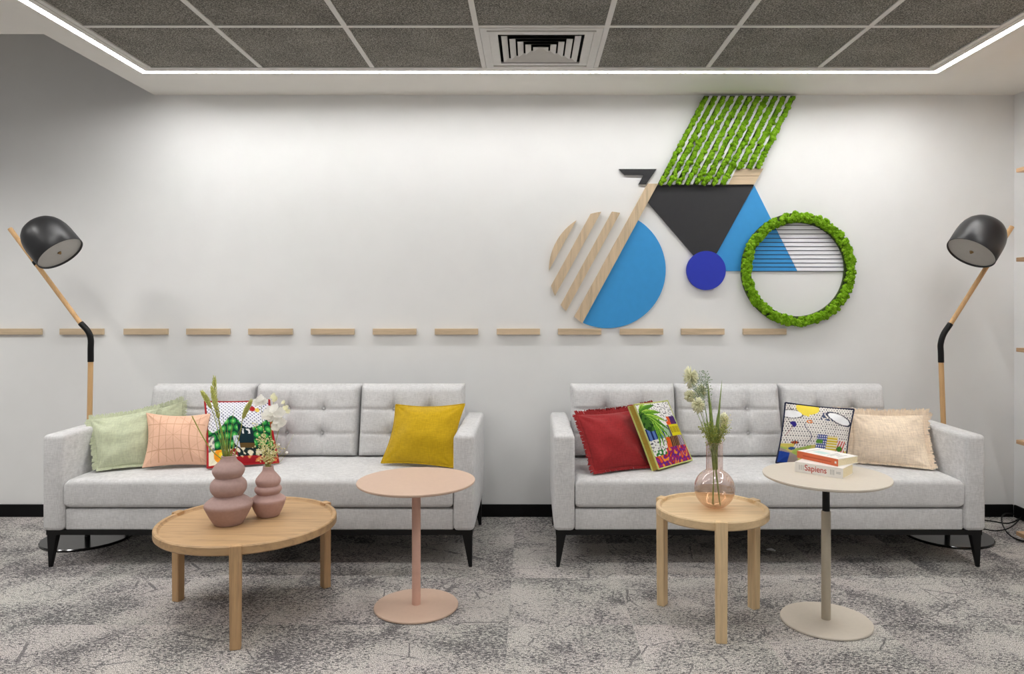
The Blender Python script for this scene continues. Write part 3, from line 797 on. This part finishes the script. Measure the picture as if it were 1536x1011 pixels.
for i in range(0, 22):
    a = -PI/2+i*(PI/2-.02)/21; pw.append(((GR_-.002)*math.cos(a), GR_+(GR_-.002)*math.sin(a)))
pw[0] = (0, .0025); pw.append((0, pw[-1][1])); lathe(b, pw, (GX, GY, GZ), 48); o = obj('water', b, M['water'], t, True); o['label'] = 'amber tinted water'

# ------------------------------------------------------------------ plants
def leafblade(bm, pts, w0, seg=1):
    p = bez(pts, 6); n = len(p)
    for i in range(n):
        pass
    L = []; 
    for i in range(n):
        tg = (p[min(i+1, n-1)]-p[max(0, i-1)]).normalized(); side = tg.cross(Vector((.25, 1, 0))).normalized(); f = i/(n-1)
        wd = w0*(.55+.45*math.sin(PI*min(1, f*1.2+.1)))*(1-f**3)+.0003
        up = side.cross(tg)*wd*.35
        L.append((bm.verts.new(p[i]-side*wd), bm.verts.new(p[i]+up), bm.verts.new(p[i]+side*wd), bm.verts.new(p[i]-up*.3)))
    for a, c in zip(L, L[1:]):
        for q in range(4): bm.faces.new((a[q], a[(q+1) % 4], c[(q+1) % 4], c[q]))
    return bm
def blobs(bm, centres, r, sub=1, jit=.3, rnd=random):
    for c in centres:
        t_ = bmesh.new(); bmesh.ops.create_icosphere(t_, subdivisions=sub, radius=r*rnd.uniform(1-jit, 1+jit))
        for v in t_.verts: v.co = v.co*(1+rnd.uniform(-.15, .15))+Vector(c)
        merge(bm, t_)
def stalk(name, pts, r, mat, label, cat, group=None):
    base = Vector(pts[0]); t = thing(name, base, label, cat, group); b = bmesh.new(); p = bez(pts, 6)
    tube(b, p, [r*(1-.5*i/len(p)) for i in range(len(p))], 6); obj('stem', b, mat, t, True); return t
def pp(x, y, Y): return P(x, y, Y)
rootA = Vector((V1X, V1Y, .3735+.245))
def rootv(r0, dx, dy): return r0+Vector((dx, dy, 0))
rimA = Vector((V1X, V1Y, .3735+102*k))
def spike(pts, headlen, w, label, gr, root, rim, mat='wheat'):
    """grass ear: stem plus a bristly seed head along its last part"""
    t = stalk('grass_stalk', pts, .0022, M['stem'], label, 'plant', gr); p = bez(pts, 24); rnd = random.Random(len(p)+int(pts[-1].x*999))
    tot = 0; i = len(p)-1
    while i > 0 and tot < headlen: tot += (p[i]-p[i-1]).length; i -= 1
    hd = p[i:]; b = bmesh.new(); m_ = len(hd)
    for s_ in range(70):
        f = s_/70; q = hd[min(m_-1, int(f*(m_-1)))]; tg = (hd[-1]-hd[0]).normalized(); a = s_*2.4
        u = tg.orthogonal().normalized(); u = Matrix.Rotation(a, 3, tg) @ u
        rr_ = w*(math.sin(PI*(f*.85+.12)))**.6
        base = q+u*rr_*.25; tip = q+u*rr_+tg*.012
        tube(b, [base, (base+tip)/2+u*.001, tip, tip+tg*.006+u*.002], [.0012, .0024, .0016, .0003], 4)
    obj('seed_head', b, M[mat], t, True); return t
gA = 'grass ears in the taller clay vase'
spike([rootv(rootA, -.006, 0), pp(337, 690, 3.07), pp(330, 640, 3.06), pp(322, 600, 3.05), pp(322, 567, 3.05)], .17, .011, 'tallest green grass ear rising above the sofa back from the mauve vase', None, rootA, rimA)
spike([rootv(rootA, -.004, .005), pp(336, 690, 3.07), pp(328, 650, 3.07), pp(318, 615, 3.08), pp(304, 589, 3.08)], .075, .009, 'short grass ear bending left beside the tallest one', None, rootA, rimA)
spike([rootv(rootA, .006, 0), pp(350, 690, 3.07), pp(360, 650, 3.06), pp(365, 625, 3.05), pp(376, 603, 3.05)], .075, .009, 'grass ear leaning right towards the white flowers', None, rootA, rimA)
spike([rootv(rootA, 0, -.005), pp(341, 690, 3.06), pp(334, 650, 3.04), pp(326, 620, 3.03), pp(318, 583, 3.03)], .09, .008, 'thin grass ear just left of the tallest one', None, rootA, rimA)
rnd = random.Random(3)
t = thing('grass_stalk', rootv(rootA, -.008, -.004), 'bare bent stalk reaching left across the apricot cushion', 'plant'); b = bmesh.new(); q = bez([rootv(rootA, -.008, -.004), pp(334, 690, 3.05), pp(318, 676, 3.03), pp(303, 653, 3.02), pp(288, 624, 3.02)], 6); tube(b, q, [.0022]*len(q), 6); obj('stem', b, M['stem'], t, True)
ends = [(319, 612), (326, 628), (333, 615), (337, 640), (351, 632), (352, 608), (346, 655), (362, 640), (316, 636), (331, 660), (357, 660), (341, 622)]
GL = ['longest plain grass at the left of the mauve vase, crossing the red piping', 'plain grass just right of the bare bent stalk', 'upright plain grass left of the vase mouth', 'short plain grass low in the middle of the taller vase', 'plain grass right of the vase mouth, over the dark print', 'longest plain grass on the right under the right ear', 'shortest plain grass straight above the taller vase', 'plain grass leaning far right from the taller vase', 'plain grass leaning furthest left above the apricot cushion edge', 'short plain grass low at the left of the taller vase', 'short plain grass low at the right of the taller vase', 'tall plain grass rising from the centre of the taller vase']
for i, (ex, ey) in enumerate(ends):
    Yo = 3.07+rnd.uniform(-.04, .04); mx = 342+(ex-342)*.45; b = bmesh.new()
    leafblade(b, [rootv(rootA, (ex-342)*.00035, (Yo-3.07)*.2), pp(342+(ex-342)*.22, 690, 3.07+(Yo-3.07)*.25), pp(mx, 690+(ey-690)*.5, (Yo+3.07)/2), pp(ex, ey, Yo)], .0026)
    o = obj('reed_stalk', b, M['stem'] if i % 2 else M['blade'], None, True); tag(o, GL[i], 'plant', 'plain grasses in the taller clay vase')
# shorter vase: white blooms and buff sprays
rootB = Vector((V2X, V2Y, .3735+.165))
def bloom(bm, c, r, petals, rnd, face=Vector((0, -1, .2))):
    face = face.normalized(); u = face.orthogonal().normalized()
    for k_ in range(petals):
        a = 2*PI*k_/petals+rnd.uniform(-.2, .2); ring2 = k_ % 2
        d = Matrix.Rotation(a, 3, face) @ u; s_ = face.cross(d)
        L = r*rnd.uniform(.8, 1.1)*(1 if not ring2 else .7)
        row = []
        for f, w_ in ((0, .15), (.35, .55), (.7, .62), (1, .25)):
            p = Vector(c)+d*L*f+face*(L*.45*f*f+(.004 if ring2 else 0)); ww = L*w_*.75
            row.append((bm.verts.new(p-s_*ww), bm.verts.new(p-face*L*.08), bm.verts.new(p+s_*ww)))
        for a_, c_ in zip(row, row[1:]):
            bm.faces.new((a_[0], a_[1], c_[1], c_[0])); bm.faces.new((a_[1], a_[2], c_[2], c_[1]))
def flower(end, Yo, label, blooms, r, mat='white', petals=10, root=None, bx=402, rimy=704, rimY=3.185, group=None):
    ex, ey = end; t = stalk('flower_stem', [root+Vector(((ex-bx)*.0002, 0, 0)), pp(bx+(ex-bx)*.12, rimy-8, rimY), pp(bx+(ex-bx)*.55, (rimy+ey)/2, (rimY+Yo)/2), pp(ex, ey, Yo)], .0017, M['stem'], label, 'flower', group)
    rn = random.Random(ex*7+ey)
    for (x, y) in blooms:
        b = bmesh.new(); bloom(b, pp(x, y, Yo-.01), r*rn.uniform(.85, 1.15), petals, rn, Vector((rn.uniform(-.6, .6), -1, rn.uniform(.3, 1.3)))); obj('blossom', b, M[mat], t, True)
    return t
flower((408, 618), 3.17, 'cluster of large white blossoms above the shorter clay vase', [(403, 618), (412, 614), (419, 620), (407, 628), (416, 631), (424, 636), (413, 641), (400, 624)], .024, root=rootB)
flower((391, 601), 3.2, 'white blossom spray reaching left over the tree print cushion', [(385, 603), (391, 599), (396, 603)], .019, root=rootB)
flower((411, 597), 3.22, 'pale blossom topmost above the shorter clay vase', [(410, 595), (413, 600)], .015, 'creamy', root=rootB)
flower((427, 605), 3.19, 'small cream blossom at the right of the white cluster', [(425, 604), (429, 612), (431, 617)], .012, 'creamy', root=rootB)
rn = random.Random(5)
BL_ = ['buff spray reaching highest and furthest left of the shorter vase', 'buff spray just right of the highest one', 'buff spray in the centre, tallest of the middle ones', 'buff spray under the white blossom cluster', 'buff spray right of centre above the shorter vase', 'lower buff spray at the left over the dark print', 'buff spray leaning right towards the berry twigs', 'short buff spray above the left rim of the shorter vase', 'shortest buff spray right above the vase mouth', 'short buff spray lowest on the right of the shorter vase']
for i, (ex, ey) in enumerate([(383, 634), (391, 651), (396, 645), (402, 654), (408, 660), (387, 662), (414, 668), (397, 668), (405, 676), (419, 672)]):
    Yo = 3.185+rn.uniform(-.04, .04); t = stalk('blossom_spray', [rootB+Vector(((ex-402)*.0003, 0, 0)), pp(402+(ex-402)*.2, 698, 3.185), pp(402+(ex-402)*.6, (698+ey)/2, Yo), pp(ex, ey, Yo)], .0011, M['stem'], BL_[i], 'plant', 'buff sprays in the shorter clay vase')
    b = bmesh.new(); p0 = pp(402+(ex-402)*.3, 692, 3.185); p1 = pp(ex, ey, Yo); cs = []
    for s_ in range(34):
        f = rn.random(); q = p0.lerp(p1, f); cs.append(q+Vector((rn.gauss(0, .008), rn.gauss(0, .008), rn.gauss(0, .006))))
    blobs(b, cs, .0032, 1, .4, rn); obj('blossom', b, M['buff'], t, True)
for i, (ex, ey) in enumerate([(430, 679), (418, 667), (440, 653)]):
    t = stalk('berry_twig', [rootB, pp(404, 698, 3.18), pp((404+ex)/2+2, (698+ey)/2+5, 3.16), pp(ex, ey, 3.15)], .0009, M['wheat'], ['twig with one white berry low over the coffee table', 'short twig with white berry close to the blossoms', 'longest pale twig curving right above the sofa seat'][i], 'plant')
    b = bmesh.new(); blobs(b, [pp(ex, ey, 3.15)], .006 if i < 2 else .003, 2, .1, rn); obj('berry', b, M['white'], t, True)
# glass vase bouquet
rootC = Vector((GX, GY, GZ+.018))
def gstem(name, end, Yo, r, mat, label, cat, group=None, rx=0, pre=None):
    ex, ey = end; nk = Vector((GX+(ex-1071)*.0004, GY+(Yo-3.03)*.15, GZ+.24)); bot = Vector((GX+(-.004 if rx < 0 else .020)+rx*.15, GY+(Yo-3.03)*-.3, GZ+.016))
    lowneck = Vector((GX+(nk.x-GX)*.3+(0 if rx < 0 else .006), GY, GZ+.16))
    return [bot, lowneck, nk, (nk+pp(ex, ey, Yo))/2+Vector((0, 0, .01)), pp(ex, ey, Yo)]
rn = random.Random(9)
def globe(end, Yo, label, rr_, rx, elong=1.0):
    rr_ *= 1.12
    pts = gstem('', end, Yo, 0, 0, 0, 0, rx=rx); t = stalk('flower_stem', pts, .0019, M['blade'], label, 'flower'); b = bmesh.new(); c = pp(end[0], end[1], Yo)
    for s_ in range(150):
        d = Vector((rn.gauss(0, 1), rn.gauss(0, 1), rn.gauss(0, 1))).normalized(); d.z *= elong
        tube(b, [c+d*rr_*.2, c+d*rr_*.8, c+d*rr_*rn.uniform(1.05, 1.3)], [.0012, .0032, .0008], 4)
    obj('flower_head', b, M['creamy'], t, True)
globe((1036, 566), 3.04, 'fluffy cream flower head highest in the glass vase', .024, -.02, 1.5)
globe((1035, 594), 3.05, 'round cream flower head at far left of the bouquet', .020, -.012)
globe((1052, 586), 3.08, 'cream flower head in the middle of the bouquet', .018, .0, 1.2)
globe((1086, 630), 3.05, 'pale feathery plume on the right side of the bouquet', .015, .02, 1.7)
globe((1047, 608), 2.99, 'round cream flower head lowest in the bouquet', .021, -.018, 1.25)
bl = [((1061, 565), 3.0), ((1083, 570), 3.02), ((1061, 577), 3.06), ((1066, 600), 3.03), ((1058, 625), 3.0), ((1076, 620), 3.05)]
lb = ['long green leaf blade curving up to the top of the bouquet', 'long green leaf blade leaning right above the sofa back', 'narrow green leaf blade beside the middle flower', 'green leaf blade in the middle of the bouquet', 'short green leaf blade low on the left in the glass vase', 'short green leaf blade low on the right in the glass vase']
for (e, Yo), l_ in zip(bl, lb):
    b = bmesh.new(); leafblade(b, gstem('', e, Yo, 0, 0, 0, 0, rx=(e[0]-1070)*.0008)[1:], .0085); tag(obj('iris_stalk', b, M['blade'], None, True), l_, 'leaf')
SL = ['dusty green sprig beside the highest flower head', 'dusty green sprig under the highest flower head', 'dusty green sprig with leaves right of the highest flower head', 'pale filler sprig reaching furthest right of the bouquet', 'green filler sprig hanging right, darker than the pale ones', 'pale filler sprig right of the bouquet, slightly lower', 'green filler sprig at the lower left of the bouquet', 'green filler sprig in the middle of the bouquet, low', 'green filler sprig low on the right above the vase neck', 'green filler sprig low in the centre above the vase neck']
for i, (e, Yo) in enumerate([((1049, 562), 3.04), ((1043, 581), 3.02), ((1058, 561), 3.06), ((1092, 628), 3.02), ((1090, 640), 3.0), ((1085, 632), 3.05), ((1052, 640), 3.0), ((1062, 635), 3.06), ((1078, 645), 3.04), ((1068, 640), 2.99)]):
    white = i in (3, 5); pts = gstem('', e, Yo, 0, 0, 0, 0, rx=(i % 2-.5)*.02)[(0 if i in (1, 6) else 1):]
    lab = SL[i]; gr_ = 'leafy sprigs in the glass vase'
    t = stalk('leafy_sprig', pts, .0012, M['blade'], lab, 'plant', gr_); p = bez(pts, 12)
    b = bmesh.new(); n_ = len(p); st = int(n_*(.78 if i < 3 else .5))
    for q in range(st, n_):
        for s_ in range(5 if i >= 3 else 8):
            d = Vector((rn.gauss(0, 1), rn.gauss(0, 1), rn.gauss(.3, 1))).normalized(); L = rn.uniform(.008, .024 if i < 3 else .018)
            tip = p[q]+d*L; tube(b, [p[q], tip], [.0005, .0004], 3)
            tube(b, [tip, tip+d*.003, tip+d*.007], [.0006, .0022, .0004], 4)
    obj('leaflets', b, M['dusty'] if i < 3 else (M['buff'] if white else M['stem']), t, True)

# ------------------------------------------------------------------ floor lamps
def lamp(s, Xb, Yb, jb, jm, jt, tip, oc, nvec, Rs, label):
    t = thing('floor_lamp', (Xb, Yb, 0), label, 'lamp')
    b = bmesh.new(); lathe(b, [(0, .001), (.222, .001), (.225, .004), (.225, .010), (.221, .014), (0, .014)], (Xb, Yb, 0), 96); sharp(obj('base', b, M['gloss'], t), .5)
    B = Vector((Xb, Yb, .014)); JB, JM, JT, TP = (P(*q, Yb) for q in (jb, jm, jt, tip))
    LB = B.lerp(JB, .42); b = bmesh.new(); tube(b, [B, LB], .0140, 20); o = sharp(obj('lower_pole', b, M['black'], t), .8); o['label'] = 'black lower pole'
    b = bmesh.new(); tube(b, [LB, JB], .0135, 20); sharp(obj('pole', b, M['pole'], t), .8)
    b = bmesh.new(); tube(b, bez([JB-(JM-JB).normalized()*.01, JB*.5+JM*.5, JM, JM*.55+JT*.45+Vector((-s*.006, 0, .008)), JT+(JT-JM).normalized()*.01], 6), .0155, 20); obj('elbow_joint', b, M['black'], t, True)
    b = bmesh.new(); tube(b, [JT, TP], .0125, 20); sharp(obj('upper_rod', b, M['pole'], t), .8)
    n_ = Vector(nvec).normalized(); ax = -n_; rot = ax.to_track_quat('Z', 'Y').to_matrix().to_4x4(); O = P(*oc); MM = Matrix.Translation(O)@rot
    MM = MM @ Matrix.Diagonal((Rs/.142, Rs/.142, 1.06, 1))
    pr = [(.140, 0), (.142, .002), (.142, .05), (.1415, .09), (.138, .120), (.130, .146), (.116, .170), (.095, .190), (.069, .203), (.042, .210), (.02, .213), (0, .2135)]
    inner = [(0, .207), (.062, .190), (.105, .156), (.130, .10), (.1375, .03), (.139, 0)]
    b = bmesh.new(); lathe(b, pr[::-1]+inner[::-1], mat4=MM, seg=72); sh = obj('lamp_shade', b, M['lampblack'], t, True)
    b = bmesh.new(); lathe(b, [(0, .010), (.1365, .010), (.1365, .014), (0, .014)], mat4=MM, seg=64); o = obj('diffuser', b, M['diff'], sh); o['label'] = 'round light grey diffuser'
    b = bmesh.new(); lathe(b, [(0, -.002), (.005, -.001), (.007, .004), (.011, .006), (.012, .010), (0, .010)], mat4=MM, seg=24); obj('knob', b, M['brass'], sh, True)
    # bracket from the shade to the rod
    side = O+ax*.10; rd = (TP-JT).normalized(); rp = JT+rd*(side-JT).dot(rd); b = bmesh.new()
    dd = (rp-side).normalized(); tube(b, [side+dd*.12, rp], .007, 12); tube(b, [rp-rd*.012, rp+rd*.012], .0140, 20); obj('bracket', b, M['black'], t, True)
    return t
lamp(1, 2.318, 4.07, (1411.5, 541), (1411, 516), (1424.5, 488), (1518, 340), (1456, 380, 3.95), (-.587, -.18, -.789), .1258, 'black dome floor lamp on a bent wooden pole, right end of the room')
lamp(-1, -2.44, 4.03, (136, 540), (136, 508), (122.5, 487), (15, 343), (91, 381, 3.90), (.66, -.05, -.745), .1215, 'black dome floor lamp on a bent wooden pole, left end by the wooden dashes')

# ------------------------------------------------------------------ wall dashes
dx = [(-62, 61), (89, 154), (185, 251), (279, 344), (372, 438), (466, 531), (559, 624), (652, 717), (745, 810), (837, 902), (930, 995), (1022, 1087), (1115, 1180)]
dl = ['longer oak dash cut off by the left edge of the wall view', 'oak dash crossed by the elbow of the black lamp', 'oak dash next right of the lamp elbow', 'oak dash above the green cushions', 'oak dash above the two clay vases', 'oak dash above the middle of the left sofa', 'oak dash above the mustard cushion, left part', 'oak dash above the right arm of the sofa', 'oak dash centred above the gap between sofas', 'oak dash under the striped half wheel', 'oak dash right of the blue half wheel', 'oak dash under the royal blue circle', 'oak dash touching the bottom of the moss ring']
for (a, c), l_ in zip(dx, dl):
    b = bmesh.new(); p0, p1 = P(a, 493, 4.43), P(c, 502, 4.43); box(b, p0.x, p1.x, 4.43, WY, p1.z, p0.z, .001, 1)
    tag(obj('wooden_dash', b, M['slat']), l_, 'wood strip', 'row of oak dashes on the wall')

# ------------------------------------------------------------------ bicycle artwork
art = thing('bicycle_wall_art', (1.05, WY, 1.2), 'abstract bicycle made of blue, black, wood and green moss shapes on the wall', 'wall art')
def clip_line(px, y, th, Yf, Yb): pass
cxw, cyw, Rw = 911, 404.7, 87.6
n_ = Vector((.876, .482)); dvec = Vector((-.482, .876))
def circ_strip(p0, p1, lo=None, hi=None):
    """circle segment between offsets p0<p1 along n (photo px)"""
    def end(p): return math.sqrt(max(0, Rw*Rw-p*p))
    pts = []
    a0, a1 = math.acos(max(-1, min(1, p0/Rw))), math.acos(max(-1, min(1, p1/Rw)))
    K = 24
    for i in range(K+1):
        a = a1+(a0-a1)*i/K; pts.append((math.cos(a)*Rw, math.sin(a)*Rw))
    for i in range(K+1):
        a = a0+(a1-a0)*i/K; pts.append((math.cos(a)*Rw, -math.sin(a)*Rw))
    out = []
    for p, q in pts:
        v = n_*p+dvec*q; pt = (cxw+v.x, cyw+v.y)
        if not out or math.hypot(pt[0]-out[-1][0], pt[1]-out[-1][1]) > .15: out.append(pt)
    if math.hypot(out[0][0]-out[-1][0], out[0][1]-out[-1][1]) < .15: out.pop()
    return out
for a_, b_ in ((-87.5, -76.3), (-62.5, -50), (-36, -24.3)):
    b = bmesh.new(); prism(b, circ_strip(a_, b_), 4.428, WY); obj('wheel_slat', b, M['slatz'], art)
b = bmesh.new(); prism(b, circ_strip(4.2, 87.5), 4.440, WY); o = obj('half_wheel_panel', b, M['blue'], art); o['label'] = 'sky blue half disc'
b = bmesh.new(); prism(b, [(971.5, 275.5), (987, 275.5), (873.5, 485), (861.5, 475)], 4.425, WY); obj('fork_bar', b, M['slatz'], art)
b = bmesh.new(); prism(b, [(928.6, 253.5), (985, 253.5), (969.5, 276), (958, 276), (965.8, 262), (937, 262)], 4.435, WY); obj('handlebar', b, M['char'], art)
b = bmesh.new(); prism(b, [(983, 277.5), (1131, 277.5), (1075.5, 379.4), (1060, 392), (1040.6, 383), (971.8, 303)], 4.437, WY); o = obj('frame_panel', b, M['char'], art); o['label'] = 'charcoal black frame panel'
b = bmesh.new(); prism(b, [(1131.3, 278), (1195.8, 406.5), (1060.5, 406.5)], 4.443, WY); o = obj('triangle_panel', b, M['blue'], art); o['label'] = 'sky blue triangle'
b = bmesh.new(); prism(b, [(1059.5+29.3*math.cos(2*PI*i/64), 405.7+29.3*math.sin(2*PI*i/64)) for i in range(64)], 4.428, WY); o = obj('pedal_disc', b, M['navy'], art); o['label'] = 'royal blue disc'
# rear wheel: white chip, dark lines, moss ring
RC = (1197.5, 404); RI, RO = 69, 87
def half(n=40):
    yb = 406.8
    a0 = math.asin((yb-RC[1])/RI); return [(RC[0]+RI*math.cos(PI-a0+(PI+2*a0)*i/n), RC[1]+RI*math.sin(PI-a0+(PI+2*a0)*i/n)) for i in range(n+1)]
hp = half(); b = bmesh.new(); right = [(x, y) for x, y in hp]
tri = lambda y: 1131.3+(y-278)*(64.5/128.5)
pw_ = [(tri(406.8)+.5, 406.8)]+[(tri(y)+.5, y) for y in (390, 370, 350, 341)]
pw_ += [(x, y) for x, y in hp if x > tri(y)+2]
b = bmesh.new(); prism(b, pw_, 4.4436, WY); o = obj('half_wheel_backing', b, M['chip'], art); o['label'] = 'white backing behind the dark lines'
for y in (338, 344.7, 350.9, 357.3, 363.4, 369.8, 375.8, 382, 388.3, 394.5, 400.5, 406.8):
    hw = math.sqrt(RI*RI-(y-RC[1])**2)+3; p0, p1 = P(RC[0]-hw, y-.5, 4.44), P(RC[0]+hw, y+.5, 4.44); b = bmesh.new(); box(b, p0.x, p1.x, 4.4420, 4.4431, p1.z, p0.z); obj('spoke_line', b, M['line'], art)
def clump(bm, c, r, rn):
    t_ = bmesh.new(); bmesh.ops.create_icosphere(t_, subdivisions=2, radius=1)
    s = rn.uniform(0, 100); sq = (rn.uniform(.8, 1.2), rn.uniform(.7, 1), rn.uniform(.8, 1.2))
    for v in t_.verts:
        f = 1+.55*noise.noise(v.co*2.6+Vector((s, 0, 0)))+.25*noise.noise(v.co*6+Vector((0, s, 0)))
        v.co = Vector((v.co.x*sq[0], v.co.y*sq[1], v.co.z*sq[2]))*r*f+Vector(c)
    merge(bm, t_)
rn = random.Random(21)
pxm = 4.42/F
ringpart = None
b = bmesh.new()
cR = P(RC[0], RC[1], 4.42)
def annulus(bm, c, r0, r1, y0, y1, seg=96):
    A = []
    for i in range(seg):
        a = 2*PI*i/seg; ca, sa = math.cos(a), math.sin(a)
        A.append([bm.verts.new((c.x+r*ca, y, c.z+r*sa)) for r, y in ((r0, y0), (r1, y0), (r1, y1), (r0, y1))])
    for i in range(seg):
        p, q = A[i], A[(i+1) % seg]
        for k_ in range(4): bm.faces.new((p[k_], q[k_], q[(k_+1) % 4], p[(k_+1) % 4]))
annulus(b, cR, (RI+1.5)*pxm, (RO-2)*pxm, 4.430, WY); ringpart = obj('moss_ring', b, plain('moss_backing', (66, 84, 34), .8), art)
b = bmesh.new()
for i in range(1000):
    a = rn.uniform(0, 2*PI); r = rn.uniform(RI+3, RO-2.5)*pxm; edge = min(r/pxm-RI, RO-r/pxm)/9
    clump(b, (cR.x+r*math.cos(a), 4.415-.012*min(1, edge)*rn.uniform(.4, 1.2), cR.z+r*math.sin(a)), rn.uniform(.0075, .0145), rn)
obj('moss', b, M['moss'], ringpart, True)
for i in range(11):
    wS = 8.0; yb = 276.5 if i < 8 else 253
    def ex(y): return 1056.6+i*12.95-(y-143.2)*.5255+(y-143.2)*.0030*i
    yt = 143.8
    b = bmesh.new(); prism(b, [(ex(yt), yt), (ex(yt)+wS, yt), (ex(yb)+wS, yb), (ex(yb), yb)], 4.432, WY); sl_ = obj('moss_strip', b, ringpart.data.materials[0], art)
    if i < 10:
        b2 = bmesh.new(); prism(b2, [(ex(yt)+wS+.2, yt), (ex(yt)+12.75, yt), (ex(yb)+12.75, yb), (ex(yb)+wS+.2, yb)], 4.424, WY); o = obj('white_slat', b2, M['chip'], art)
    b = bmesh.new(); nn = int(95*(yb-yt)/133)
    for k_ in range(nn):
        y = yt+3+(yb-yt-3)*(k_+rn.random())/nn; bulge = 1+1.1*((y-143)/133+.15)*(rn.random()**2)
        x = ex(y)+wS/2+rn.uniform(-1.9, 1.9)*bulge; c = P(x, y, 4.425)
        clump(b, (c.x, 4.421-rn.uniform(0, .010), c.z), rn.uniform(.0075, .0125)*(.85+.25*bulge), rn)
    obj('moss', b, M['moss'], sl_, True)
for ya, yb_ in ((252.8, 263.6), (264.2, 276.5)):
    def lx(y): return 1101.5-(y-253)*.5
    def rx_(y): return 1145.2-(y-252.8)*.585
    b = bmesh.new(); prism(b, [(lx(ya), ya), (rx_(ya), ya), (rx_(yb_), yb_), (lx(yb_), yb_)], 4.425, WY); obj('saddle_block', b, M['slat'], art)

# ------------------------------------------------------------------ shelves at the right wall
zs = [.057, .555, 1.055, 1.545, 2.03]; sl2 = ['lowest wooden shelf board near the floor in the right corner', 'wooden shelf board just above the skirting level at seat height, right wall', 'wooden shelf board at lamp elbow height on the right wall', 'wooden shelf board level with the right lamp shade', 'topmost wooden shelf board on the right wall']
for z, l_ in zip(zs, sl2):
    b = bmesh.new(); z0_ = z-.022; box(b, 2.642, XR-.0125 if z < .1 else XR, 2.9, 3.985, z0_, z, .002, 1); o = tag(obj('wall_shelf', b, wood('shelf_oak', (206, 168, 130), 'y')), l_, 'shelf', 'wooden shelves on the right wall')
    if z < .1: b = bmesh.new(); box(b, 2.70, XR-.0125, 2.95, 3.93, 0, z0_); obj('plinth', b, M['black'], o)
# cable on the floor
b = bmesh.new()
def g(x, y, z=.004):
    Y = (H-z)*F/(y-CY); return P(x, y, Y)
tube(b, bez([g(1474, 780), g(1490, 782), g(1510, 785), g(1524, 781), g(1528, 777), g(1522, 772, .03), g(1510, 770, .04), g(1503, 775, .03), g(1504, 787), g(1512, 800), g(1526, 809), g(1545, 813)], 8), .0035, 8)
tube(b, bez([g(1472, 793), g(1492, 796), g(1508, 794, .012), g(1520, 788, .02), g(1529, 779, .02), g(1536, 772, .02)], 8), .0035, 8)
tag(obj('power_cable', b, M['black'], None, True), 'black power cable looped on the carpet in the right corner', 'cable')
b = bmesh.new(); c = g(1157, 825, .002); tube(b, [c+Vector((-.022, .01, 0)), c+Vector((0, 0, .004)), c+Vector((.018, -.012, 0))], [.004, .007, .003], 6)
tag(obj('paper_scrap', b, M['scrap'], None, True), 'tiny white paper scrap on the carpet under the sofa', 'scrap')
